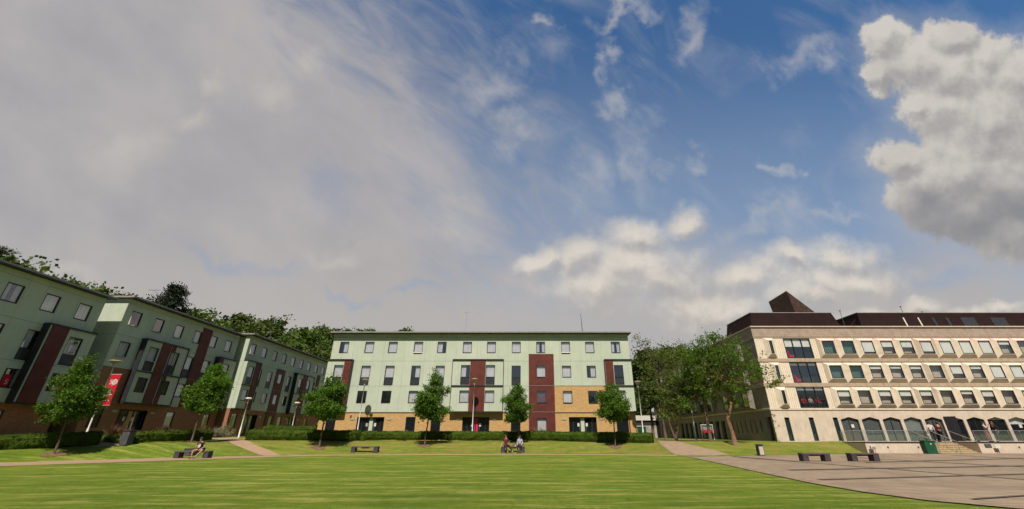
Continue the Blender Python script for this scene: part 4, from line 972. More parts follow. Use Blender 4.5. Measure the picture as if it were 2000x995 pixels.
plant(M[2], 2, 1202, 873, 'young maple before the right end of the sunlit long block', .88, .96, 5.1, GM)
for (px, py) in ((104, 888), (373, 864), (623, 875), (829.5, 871), (1012.5, 869), (1202, 873)):
    x, y = onG(px, py); rr = random.Random(int(px)); b = MB(); b.v.append((x, y, ground(x, y) + .035))
    for i in range(18):
        a = 2 * pi * i / 18; r = .62 * rr.uniform(.8, 1.2); X, Y = x + r * cos(a), y + r * sin(a); b.v.append((X, Y, ground(X, Y) + .022))
    for i in range(18): b.f.append((0, 1 + i, 1 + (i + 1) % 18)); b.mi.append(0)
    tag(b.build('soil_patch', SOIL), kind='structure')

# mature trees in front of the faculty building's left wall
def wtree(name, label, base, top, blobs_px, Y, leafm, barkm, seed, tr, ncl, per, cr, leaf, group, trunk_px=(), depth=2.2, limbs=16, shell=.6, flat=.4, lean_y=0.0):
    """crown given as ellipses seen on the plane y=Y, trunk as points on that plane, converted to metres once"""
    x0, y0 = base; z0 = ground(x0, y0)
    T = [(0, 0, -.2)]
    for (px, py) in trunk_px: X, Z = onY(px, py, Y); T.append((X - x0, Y - y0, Z - z0))
    bl = []
    for (px, py, rx, ry) in blobs_px:
        X, Z = onY(px, py, Y); X2, _ = onY(px + rx, py, Y); _, Z2 = onY(px, py - ry, Y)
        bl.append((X - x0, Y - y0, Z - z0, abs(X2 - X), depth * .5 + abs(X2 - X) * .6, abs(Z2 - Z)))
    n = len(T); rs = [tr * (1 - .62 * i / max(1, n - 1)) for i in range(n)]
    r_ = make_tree(name, T, rs, bl, leafm, barkm, ncl, per, cr, leaf, seed, limbs, shell, flat)
    r_.location = (x0, y0, z0); return tag(r_, label, 'tree', group)
GT = 'mature trees beside the faculty building'
bx, by = onG(1437, 871)
wtree('rowan_tree', 'large airy tree with a leaning warm brown trunk, nearest to the faculty building corner', (bx, by), None,
      [(1400, 700, 50, 46), (1450, 712, 55, 40), (1372, 690, 40, 38), (1420, 680, 46, 30), (1365, 735, 42, 40), (1425, 750, 58, 36), (1478, 735, 34, 34), (1392, 662, 34, 18), (1512, 748, 12, 16), (1500, 715, 12, 10), (1440, 785, 24, 14), (1345, 700, 25, 40)],
      by, LEAF_ASH, BARKW, 41, .21, 460, 28, .22, .16, GT, [(1430, 845), (1421, 818), (1428, 790), (1422, 765), (1412, 735)], 2.6, 24, .7)
bx, by = onG(1389, 863)
wtree('rowan_tree', 'slender tree with a dark trunk rising behind the red and white sign', (bx, by), None,
      [(1375, 760, 40, 40), (1350, 740, 40, 40), (1365, 700, 50, 36), (1340, 790, 26, 24), (1395, 745, 30, 30)],
      by, LEAF_ASH, BARK, 43, .16, 210, 24, .25, .17, GT, [(1384, 838), (1378, 808), (1374, 780), (1372, 745)], 2.6, 16, .6)
bx, by = onG(1326, 862.5)
wtree('rowan_tree', 'low dense tree forking near the ground, left of the path lamp', (bx, by + 1), None,
      [(1322, 790, 30, 28), (1305, 770, 26, 34), (1340, 770, 24, 30), (1318, 745, 30, 30), (1300, 810, 18, 16)],
      by + 1, LEAF_OLIVE, BARK, 47, .17, 190, 24, .26, .18, GT, [(1323, 840), (1318, 818), (1318, 795)], 2.6, 14, .6)
wtree('rowan_tree', 'tall thin tree with sparse yellowish leaves, at the left end of the group', (17.05, 53), None,
      [(1290, 690, 40, 26), (1262, 668, 24, 12), (1310, 715, 36, 30), (1275, 730, 26, 40), (1330, 680, 22, 16), (1290, 770, 16, 30), (1245, 660, 10, 6)],
      53, LEAF_OLIVE, BARK, 53, .16, 170, 18, .34, .2, GT, [(1296, 830), (1289, 790), (1286, 750), (1287, 705)], 3, 18, .8)
wtree('rowan_tree', 'thin tree with two dark stems between the forked tree and the tall sparse tree', (17.9, 52), None,
      [(1312, 730, 26, 30), (1306, 700, 24, 22), (1330, 745, 22, 26)],
      52, LEAF_OLIVE, BARK, 59, .12, 60, 18, .33, .19, GT, [(1308, 830), (1303, 790), (1305, 745)], 2.6, 10, .7)

# ------------------------------------------------------------------ woodland behind
def woodtree(seed, leafm=LEAF_WOOD, n=420, per=34):
    rr = random.Random(seed); bl = [(0, 0, 9, 4.2, 4.2, 3.8)]
    for k in range(9):
        a = rr.uniform(0, 2 * pi); z = rr.uniform(5.0, 11.5); q = (13.5 - z) / 8; bl.append((cos(a) * 3 * q, sin(a) * 3 * q, z, rr.uniform(1.6, 2.6), rr.uniform(1.6, 2.6), rr.uniform(1.2, 2.1)))
    return make_tree('woodland_tree', [(0, 0, -.5), (.1, 0, 3), (0, .1, 7)], [.38, .3, .18], bl, leafm, BARK, n, per, .40, .36, seed, 12, .50, .5, twig=False, fill=900)
W = [woodtree(101), woodtree(102, LEAF_WOODY), woodtree(103), woodtree(104, LEAF_WOOD, 460, 32)]
def conifer(seed, spread=.66):
    rr = random.Random(seed); t = MB(); t.tube([(0, 0, -.5), (0, 0, 8), (0, 0, 15)], [.3, .18, .04], 8); f = MB()
    for i in range(420):
        z = 2.5 + 12.4 * rr.random(); r = (15.4 - z) * spread * rr.uniform(.45, 1.15) + .2; a = rr.uniform(0, 2 * pi)
        e = Vector((cos(a) * r, sin(a) * r, z - r * .12 + .3)); limb(t, (0, 0, z), tuple(e), .05, .015, rr, 3, .04, 4)
        cs = []
        for _ in range(46):
            q = rr.uniform(.25, 1.05); cs.append((e.x * q + rr.gauss(0, .2), e.y * q + rr.gauss(0, .2), z + (e.z - z) * q + rr.gauss(0, .12)))
        leaf_quads(f, cs, .30, rr, 1.2, .45)
    root = bpy.data.objects.new('conifer_tree', None); C.objects.link(root); t.build('trunk', BARK, root); f.build('crown', LEAF_PINE, root); return root
GW = 'woodland trees on the slope behind the buildings'
wfirst = [True] * 4
def wood(i, px, py, Y, label, s=1.0, wide=1.0):
    X, Z = onY(px, py, Y); gz = ground(X, Y); h = max(6.0, Z - gz)
    o = W[i] if wfirst[i] else copy_tree(W[i]); wfirst[i] = False
    k = h / 12.7; o.location = (X, Y, gz); o.scale = (k * wide * s, k * wide * s, k); o.rotation_euler = (0, 0, (px * 7.3) % 6.28)
    tag(o, label, 'tree', GW)
wood(0, 40, 500, 50, 'bushy tree top over the nearest left block roof, below the dark pine branch', 1, 1.15)
wood(1, 148, 538, 56, 'light green tree top above the right end of the nearest left block')
wood(3, 200, 564, 60, 'rough tree top in the gap above the bright gable of the middle block')
wood(0, 250, 576, 66, 'low dark tree top behind the middle left block roof, left of the aerial')
wood(2, 300, 584, 66, 'low tree top behind the middle left block, between the aerial and the conifer')
wood(1, 402, 603, 70, 'bright rounded tree right of the tall dark conifer')
wood(3, 372, 612, 76, 'shaded tree tucked behind the right side of the dark conifer')
wood(0, 466, 612, 84, 'olive crowned tree above the gap between middle and farthest left blocks')
wood(2, 440, 628, 78, 'dark low tree left of the olive crowned tree, at the middle block roof end')
wood(3, 512, 626, 96, 'dark rounded tree above the start of the farthest left block')
wood(0, 550, 621, 102, 'highest dark tree of the wood above the farthest left block')
wood(1, 600, 640, 92, 'mid green broad tree above the middle of the farthest left block')
wood(2, 640, 636, 108, 'dark tree on the skyline just left of the long block roof')
wood(1, 570, 665, 82, 'bright green low tree close behind the farthest left block roof')
wood(3, 618, 680, 82, 'yellow green low tree near the right end of the farthest left block roof')
wood(0, 500, 655, 80, 'low shaded tree behind the left end of the farthest left block roof')
wood(3, 668, 642, 112, 'sparse topped tree just behind the left corner of the long block roof')
wood(1, 712, 640, 112, 'thin topped tree behind the long block roof, left of the roof light')
wood(2, 790, 641, 120, 'flat dark tree top behind the long roof light')
wood(0, 1248, 680, 80, 'dark tree behind the right end of the long block, left of the sparse tree', 1.0, 1.05)
wood(2, 1290, 672, 84, 'dark tree filling the gap between long block and faculty building', 1, 1.1)
wood(3, 1335, 676, 92, 'dark tree behind the middle of the rowans beside the faculty building', 1, 1.0)
wood(0, 1262, 735, 70, 'low dark tree over the white service building')
c1 = conifer(7); X, Z = onY(350, 556, 60); gz = ground(X, 60); k = (Z - gz) / 15.2; c1.location = (X, 60, gz); c1.scale = (k * 1.0, k * 1.0, k); tag(c1, 'tall near-black conifer standing above the middle left block roof', 'conifer')
# pine branch entering at the left edge
X, Z = onY(-12, 488, 44); gz = ground(X, 44)
pn = thing('pine_tree', 'dark pine with one flat branch reaching in at the left frame edge', 'pine', (X - 1.2, 44, gz))
t = MB(); rr = random.Random(5); Hh = Z - gz; t.tube([(0, 0, -.5), (0, 0, Hh * .6), (.1, 0, Hh + 1)], [.28, .2, .08], 8)
f = MB()
for k in range(14):
    e = Vector((rr.uniform(.8, 3.9), rr.uniform(-1, 1), Hh + rr.uniform(-.35, .25))); limb(t, (0, 0, Hh - .6), tuple(e), .06, .02, rr, 4, .05, 4)
    cs = [(e.x * q + rr.gauss(0, .16), e.y * q + rr.gauss(0, .25), Hh - .6 + (e.z - Hh + .6) * q + rr.gauss(0, .10)) for q in [rr.uniform(.5, 1.08) for _ in range(110)]]
    leaf_quads(f, cs, .2, rr, 1.4, .4)
t.build('trunk', BARK, pn); f.build('crown', LEAF_PINE, pn)

# ------------------------------------------------------------------ hedges
def hedge(pts, h, w, label, seed, dens=240, leafm=LEAF_HEDGE, leaf=.15, name='hedge', group='clipped hedges before the residence blocks', wob=.11):
    """pts: foot line of the side that faces the lawn, in metres"""
    x0, y0 = pts[0]; z0 = ground(x0, y0); rr = random.Random(seed)
    root = thing(name, label, 'hedge' if name == 'hedge' else 'shrub', (x0, y0, z0), 0, group)
    core = MB(); cs = []; n = len(pts)
    P = [Vector((x, y, 0)) for x, y in pts]
    prof = [(0.10, .08), (.02, .35), (.0, .75), (.12, 1.0), (.5, 1.04), (.88, 1.0), (1.0, .75), (.98, .35), (.9, .08)]
    rings = []
    L = 0; S_ = []
    for i in range(n - 1):
        m_ = max(1, int((P[i + 1] - P[i]).length / .35))
        for j in range(m_): S_.append(P[i].lerp(P[i + 1], j / m_))
    S_.append(P[-1]); m_ = len(S_)
    for i, p in enumerate(S_):
        d = (S_[min(i + 1, m_ - 1)] - S_[max(i - 1, 0)]).normalized(); nrm = Vector((-d.y, d.x, 0)); g_ = ground(p.x, p.y) - z0
        e = min(1.0, min(i, m_ - 1 - i) * .35 / .45 + .55); hh = h * (.96 + .12 * noise.noise(Vector((p.x * .6 + seed, p.y * .6, 0)))) * (.9 + .1 * e)
        ring = []
        for (a, b) in prof:
            k = .055 * noise.noise(Vector((p.x * 2 + a, p.y * 2, b * 2 + seed)))
            ring.append(Vector((p.x - x0, p.y - y0, 0)) + nrm * (w * (.5 + (a - .5) * e) + k) + Vector((0, 0, g_ + b * hh * .97 + k)))
        rings.append(ring); core.v += [tuple(v * 1.0) for v in ring]
    q = len(prof)
    for i in range(m_ - 1):
        for j in range(q - 1): core.f.append((i * q + j, (i + 1) * q + j, (i + 1) * q + j + 1, i * q + j + 1)); core.mi.append(0)
    core.f.append(tuple(range(q))); core.mi.append(0); core.f.append(tuple(reversed(range((m_ - 1) * q, m_ * q)))); core.mi.append(0)
    for v_i in range(len(core.v)): pass
    for i in range(m_ - 1):
        for j in range(q - 1):
            a, b, c, d = rings[i][j], rings[i + 1][j], rings[i + 1][j + 1], rings[i][j + 1]
            ar = ((b - a).cross(d - a)).length; k = ar * dens; k = int(k) + (rr.random() < k % 1)
            nn = (b - a).cross(d - a).normalized()
            for _ in range(k):
                u, v = rr.random(), rr.random(); p = a.lerp(b, u).lerp(d.lerp(c, u), v); cs.append(p - nn * rr.uniform(-.015, wob) + Vector((0, 0, rr.uniform(-.02, .04))))
    for en in (0, -1):
        for _ in range(int(w * h * dens * .9)):
            a, b = rr.choice(rings[en]), rr.choice(rings[en]); cs.append(a.lerp(b, rr.random()) + Vector((rr.uniform(-.06, .06), rr.uniform(-.06, .06), 0)))
    core.build('hedge_body' if name == 'hedge' else 'stems', leafm, root)
    f = MB(); leaf_quads(f, cs, leaf, rr, .2); f.build('foliage', leafm, root)
    return root
def line_px(L): return [onG(*p) for p in L]
hedge(line_px([(-70, 886), (0, 880), (100, 877), (190, 871.5)]), .98, 1.0, 'hedge before the nearest left block, running in from the left frame edge', 1)
hedge(line_px([(254, 868), (330, 864.5), (400, 861), (418, 859.5)]), .93, 1.1, 'hedge curving behind the maple and the lone sitter, right of the dark bin', 2)
h3 = [onG(476, 860.5), onG(560, 861.5), onG(650, 862), onG(700, 862)]
hedge(h3, .95, 1.0, 'left part of the long hedge, beginning at the branch path lamp', 3)
h4 = [(h3[-1][0] + .12, h3[-1][1])] + [onG(x, 862 + (x - 900) * .004) for x in (760, 850, 950, 1000)]
hedge(h4, .90, 1.0, 'middle part of the long hedge before the pink entrance panel', 4)
h5 = [(h4[-1][0] + .1, h4[-1][1])] + [onG(x, 863 + (x - 1100) * .022) for x in (1060, 1130, 1200, 1276)]
hedge(h5, .92, 1.05, 'right part of the long hedge ending at the paved way', 5)
def hedge_at(a, b, Y, h, w, label, seed, **k):
    (xa, _), (xb, _) = onY(a, 850, Y), onY(b, 850, Y); return hedge([(xa, Y), (xb, Y)], h, w, label, seed, **k)
hedge_at(505, 614, 49.5, 1.2, 1.0, 'second hedge standing behind the long hedge, before the farthest left block', 6)
hedge_at(196, 240, 33.5, .55, .8, 'low dusky shrub strip behind the gap with the dark bin', 7, leafm=LEAF_GREY if False else LEAF_OLIVE, name='shrub', group=None)
def shrub(px, Y, r, h, leafm, label, seed, spiky=False, group=None):
    X, _ = onY(px, 845, Y); z = ground(X, Y); rr = random.Random(seed); root = thing('shrub' if not spiky else 'flax_plant', label, 'shrub', (X, Y, z), 0, group)
    f = MB(); st = MB()
    if spiky:
        for i in range(150):
            a = rr.uniform(0, 2 * pi); t_ = rr.uniform(.1, 1.0); L = h * rr.uniform(.7, 1.15); w_ = .035
            d = Vector((cos(a) * t_, sin(a) * t_, 1)).normalized(); s = Vector((-sin(a), cos(a), 0)) * w_; p0 = Vector((cos(a), sin(a), 0)) * .12
            m_ = p0 + d * L * .6; e = p0 + Vector((cos(a) * t_ * r * 1.3, sin(a) * t_ * r * 1.3, L * (.95 - .25 * t_)))
            f.quad(tuple(p0 - s), tuple(p0 + s), tuple(m_ + s), tuple(m_ - s)); f.quad(tuple(m_ - s), tuple(m_ + s), tuple(e + s * .2), tuple(e - s * .2))
        f.build('blades', leafm, root)
    else:
        cs = []
        for i in range(60):
            a = rr.uniform(0, 2 * pi); q = math.sqrt(rr.random()) * r; zz = h * rr.uniform(.15, 1.0) * (1 - .45 * (q / r) ** 2); c = (cos(a) * q, sin(a) * q, zz)
            st.tube([(cos(a) * .05, sin(a) * .05, 0), c], [.012, .006], 4)
            cs += [(c[0] + rr.gauss(0, .11), c[1] + rr.gauss(0, .11), c[2] + rr.gauss(0, .09)) for _ in range(28)]
        st.build('stems', BARK, root); leaf_quads(f, cs, .08, rr, .2); f.build('foliage', leafm, root)
    return root
shrub(437, 47.0, 1.1, 1.25, LEAF_GREY, 'silvery grey shrub beside the branch path before the middle left block end', 21)
shrub(425, 46.2, .8, 1.0, LEAF_GREY, 'smaller silvery shrub at the right end of the curving hedge', 22)
shrub(229, 35.2, .85, 1.5, LEAF_RUST, 'bronze flax by the middle block entrance above the dark bin', 23, True, 'bronze flax plants')
shrub(318, 40.5, .8, 1.35, LEAF_RUST, 'bronze flax behind the left half of the curving hedge', 24, True, 'bronze flax plants')
shrub(395, 44, .8, 1.3, LEAF_RUST, 'bronze flax behind the maple beside the lone sitter', 25, True, 'bronze flax plants')
shrub(1052, 45.2, .9, 1.2, LEAF_GREY, 'pale green shrub behind the hedge at the foot of the tall russet panel', 26)
shrub(792, 45.2, .7, .95, LEAF_GREY, 'low grey shrub behind the hedge left of the central maple', 27)

# ------------------------------------------------------------------ lamp posts
def lamp(px_base, py_base, py_top, Y, label, style='saucer', saucer=.35, lean=0, group='white lamp posts around the lawn'):
    X, _ = onY(px_base, py_base, Y); z = ground(X, Y)
    px = px_base; _, Zt = onY(px, py_top, Y); h = Zt - z
    root = thing('lamp_post', label, 'lamp post', (X, Y, z), 0, group)
    p = MB(); p.tube([(0, 0, -.1), (0, 0, 1.0), (0, 0, 1.02), (0, 0, h - .55)], [.075, .07, .052, .042], 10); p.build('post', WHITE, root, smooth=True)
    if style == 'saucer':
        y_ = MB(); y_.tube([(0, 0, h - .57), (-.17, 0, h - .2), (-.2, 0, h - .05)], [.03, .022, .018], 6); y_.build('fork', WHITE, root)
        y2 = MB(); y2.tube([(0, 0, h - .57), (.17, 0, h - .2), (.2, 0, h - .05)], [.03, .022, .018], 6); y2.build('fork', WHITE, root)
        c = MB(); R0 = saucer; prof = [(0.08, h - .24), (.14, h - .18), (R0 * .8, h - .06), (R0, h), (R0, h + .03), (R0 * .7, h + .06), (.02, h + .07)]
        n = 20
        for (r, z_) in prof:
            for j in range(n): a = 2 * pi * j / n; c.v.append((r * cos(a), r * sin(a), z_))
        for i in range(len(prof) - 1):
            for j in range(n): c.f.append((i * n + j, i * n + (j + 1) % n, (i + 1) * n + (j + 1) % n, (i + 1) * n + j)); c.mi.append(0)
        c.build('lamp_shade', mat('lamp_shade', (.60, .52, .40), .4, .05), root, smooth=True)
    elif style == 'disc':
        c = MB(); c.tube([(0, 0, h - .56), (0, 0, h - .2)], [.07, .09], 10); c.build('lamp_neck', WHITE, root)
        c = MB(); c.ball((0, 0, h - .1), .34, 1, 1, .38, 16, 8); c.build('lamp_head', WHITE, root, smooth=True)
    else:
        c = MB(); c.tube([(0, 0, h - .6), (0, 0, h - .1), (-.1, 0, h), (-.35, 0, h + .03)], [.042, .035, .03, .03], 8); c.build('arm', WHITE, root)
        c = MB(); c.box(-.85, -.3, -.12, .12, h - .02, h + .1); c.build('lamp_head', mat('lamp_glow_shell', (.7, .66, .5), .4, .05), root, bevel=.03)
    return root
L1 = lamp(168, 848, 706, 33.9, 'lamp post with wide saucer shade carrying the red banner', saucer=.48)
lamp(465, 857, 777, 46.0, 'lamp post at the branch path, small disc head before the farthest left block', 'disc')
lamp(567, 850, 786, 51.5, 'farther lamp post with small disc head, behind the second hedge', 'disc')
lamp(697, 848, 742, 44.9, 'lamp post before the left entrance doors of the sunlit block')
lamp(922, 848, 741, 44.9, 'lamp post before the pink panelled entrance of the sunlit block')
lamp(1257, 852, 746, 44.2, 'lamp post with saucer shade at the paved way, right of the sunlit block')
lamp(1360.5, 862, 796, 46, 'thin lamp post with an arm, between the rowan trunks left of the sign', 'arm')
# banner
bn = thing('banner', 'red hanging banner with white 50 emblem and lines, fixed to the lamp post', 'banner', L1.location, 0)
BX, BY = L1.location.x, L1.location.y
def bloc(px, py): X, Z = onY(px, py, BY); return X - BX, Z - L1.location.z
_, zt = bloc(221, 731.5); _, zb = bloc(201, 792)
q = MB(); q.box(.10, .92, -.012, .012, zb, zt); q.build('cloth', RED, bn)
for z in (zt, zb): q = MB(); q.tube([(0.04, 0, z), (.95, 0, z)], [.018, .018], 6); q.build('bracket', WHITE, bn)
textmesh('5', .52, PAPER, bn, (.32, -.016, zt - .78), (pi / 2, 0, 0), 'numeral')
q = MB(); n0 = 22      # round shield-like emblem standing for the nought
for i in range(n0):
    a0, a1 = 2 * pi * i / n0, 2 * pi * (i + 1) / n0; R1, R0 = .215, .13
    for (r0, r1) in ((R1, R0), (.085, .03)):
        q.quad((.62 + r0 * cos(a0), -.016, zt - .60 + r0 * sin(a0)), (.62 + r0 * cos(a1), -.016, zt - .60 + r0 * sin(a1)), (.62 + r1 * cos(a1), -.016, zt - .60 + r1 * sin(a1)), (.62 + r1 * cos(a0), -.016, zt - .60 + r1 * sin(a0)))
q.quad((.50, -.016, zt - .78), (.60, -.016, zt - .80), (.46, -.016, zt - .93), (.455, -.016, zt - .92)); q.build('emblem', PAPER, bn)
rr = random.Random(3)
for k, (z, x0, x1, hgt) in enumerate([(zt - 1.28, .22, .66, .075), (zt - 1.44, .22, .74, .075), (zt - 1.60, .22, .78, .075), (zb + .33, .26, .74, .05)]):
    x = x0
    m_ = MB()
    while x < x1 - .03: wd = rr.uniform(.03, .055); m_.box(x, min(x + wd, x1), -.018, -.0135, z + rr.uniform(-.008, 0), z + hgt * rr.uniform(.75, 1.05)); x += wd + .012
    m_.build('text_line', PAPER, bn)

# ------------------------------------------------------------------ benches, bins, sign, aerials
def bench(label, X, Y, w, group='dark block benches around the lawn', rz=0.0):
    z = ground(X, Y) if Y > 30 and X < 12 else 0.012
    if X < 12: z = max(z, .012)
    r = thing('bench', label, 'bench', (X, Y, z), rz, group)
    for s in (-1, 1):
        q = MB(); c = s * (w / 2 - .18); q.box(c - .18, c + .18, -.24, .24, -.05, .385); q.build('leg', BENCH, r, bevel=.012)
    q = MB(); q.box(-w / 2 - .01, w / 2 + .01, -.26, .26, .387, .47); q.build('seat', mat('bench_seat', (.12, .095, .085), .7, .25, 5), r, bevel=.012)
    q = MB(); q.box(-.32, .32, -.05, .05, .30, .386); q.build('seat_brace', BENCH, r); return r
B1 = bench('dark block bench at the left path with one person sitting on its right half', -23.95, 32.25, 2.45)
B2 = bench('empty dark block bench on the path before the sunlit long block', -13.85, 38.55, 2.3)
B3 = bench('dark block bench on the path with two people at its ends', -1.05, 39.2, 2.1)
bench('left of the two dark empty benches on the paved plaza', 18.55, 28.65, 1.75)
bench('right of the two dark empty benches on the paved plaza', 21.65, 28.65, 1.75)
bg_ = thing('planter_box', 'small dark box on the grass behind the bench with the lone sitter', 'box', (-25.35, 33.7, ground(-25.35, 33.7)))
q = MB(); q.box(-.35, .35, -.2, .2, 0, .42); q.build('box_body', GREYM, bg_, bevel=.02); q = MB(); q.box(-.37, .37, -.22, .22, .422, .46); q.build('rim', BENCH, bg_)
def litter(label, px, py, w, h, m, dark, group='litter bins', face=None):
    x, y = onG(px, py); r = thing('litter_bin', label, 'bin', (x, y, ground(x, y)), 0, group)
    q = MB(); q.box(-w / 2, w / 2, -w / 2, w / 2, 0, h * .86); q.build('bin_body', m, r, bevel=.02)
    q = MB(); q.box(-w / 2 + .03, w / 2 - .03, -w / 2 + .03, w / 2 - .03, h * .862, h * .93); q.build('bin_mouth', dark, r)
    q = MB(); q.box(-w / 2 - .02, w / 2 + .02, -w / 2 - .02, w / 2 + .02, h * .932, h); q.build('bin_lid', dark, r, bevel=.015)
    if face: q = MB(); q.box(-w / 2 + .05, w / 2 - .05, -w / 2 - .012, -w / 2 - .002, .1, h * .8); q.build('front_panel', face, r)
litter('tall dark grey bin in the gap between two hedges on the left', 244, 870, .55, 1.05, GREYM, BENCH)
litter('pale fronted litter bin with a dark lid on the grass by the plaza', 1487, 891, .42, .85, GREYM, BENCH, face=mat('bin_face', (.66, .58, .46), .6, .05))
x, y = onG(1381, 860.5)
sg = thing('sign_board', 'freestanding white framed sign with black and red bands under the rowans', 'sign', (x, y - .5, ground(x, y - .5)))
for s in (-.62, .62): q = MB(); q.tube([(s, 0, -.1), (s, 0, 1.5)], [.035, .035], 8); q.build('post', WHITE, sg)
q = MB(); q.box(-.66, .66, -.04, .04, 1.5, 1.57); q.build('top_rail', WHITE, sg)
q = MB(); q.box(-.57, .57, -.02, .02, 1.0, 1.44); q.build('black_band', GREYM, sg)
q = MB(); q.box(-.57, .57, -.022, .022, .76, .998); q.build('red_band', RED, sg)
for k, z in enumerate((1.22, 1.08)):
    m_ = MB(); x = -.45
    while x < .4: wd = rr.uniform(.06, .12); m_.box(x, x + wd, -.03, -.022, z, z + .06); x += wd + .03
    m_.build('text_line', PAPER, sg)
def aerial(px, py, Y, zb_, label, size=1.0):
    X, Z = onY(px, py, Y); r = thing('aerial', label, 'aerial', (X, Y, zb_), 0, 'television aerials on the residence roofs'); h = Z - zb_
    q = MB(); q.tube([(0, 0, 0), (0, 0, h)], [.018, .012], 6); q.build('mast', STEEL, r)
    q = MB(); q.tube([(-.7 * size, 0, h), (.75 * size, 0, h - .05)], [.016, .016], 5); q.build('boom', STEEL, r)
    for k in range(8): q = MB(); u = (-.6 + .17 * k) * size; q.tube([(u, -.2, h - .01), (u, .2, h - .01)], [.01, .01], 4); q.build('element', GREYM, r)
aerial(303, 567, 42, 12.8, 'television aerial on the middle left block roof')
aerial(530, 648, 56, 13.0, 'television aerial on the farthest left block roof', .6)
aerial(912, 610, 52, 12.5, 'television aerial above the middle of the long block roof', .6)
X, Z = onY(1139, 652, 55); X2, Z2 = onY(1134, 613, 55)
mr = thing('mast', 'thin dark tapering mast above the right half of the long block roof', 'mast', (X, 55, 12.5)); q = MB(); q.tube([(0, 0, 0), (X2 - X, 0, Z2 - 12.5)], [.07, .03], 6); q.build('pole', GREYM, mr)
q = MB(); q.box(-.2, .2, -.2, .2, -.05, .1); q.build('foot', GREYM, mr)

# ------------------------------------------------------------------ people
def skin(name, joints, edges, rad, m, parent, sub=2):
    me = bpy.data.meshes.new(name); me.from_pydata(joints, edges, []); o = bpy.data.objects.new(name, me); C.objects.link(o)
    sk = o.modifiers.new('skin', 'SKIN'); sk.use_smooth_shade = True
    for i, r in enumerate(rad):
        v = me.skin_vertices[0].data[i]; v.radius = (r if not isinstance(r, tuple) else r[0], r if not isinstance(r, tuple) else r[1]); v.use_root = (i == 0)
    ss = o.modifiers.new('sub', 'SUBSURF'); ss.levels = sub; ss.render_levels = sub
    dg = bpy.context.evaluated_depsgraph_get(); m2 = bpy.data.meshes.new_from_object(o.evaluated_get(dg)); bpy.data.objects.remove(o)
    m2.materials.clear(); m2.materials.append(m); m2.polygons.foreach_set('use_smooth', [True] * len(m2.polygons))
    n = bpy.data.objects.new(name, m2); C.objects.link(n); n.parent = parent; return n
def lerp3(a, b, t): return tuple(a[i] + (b[i] - a[i]) * t for i in range(3))
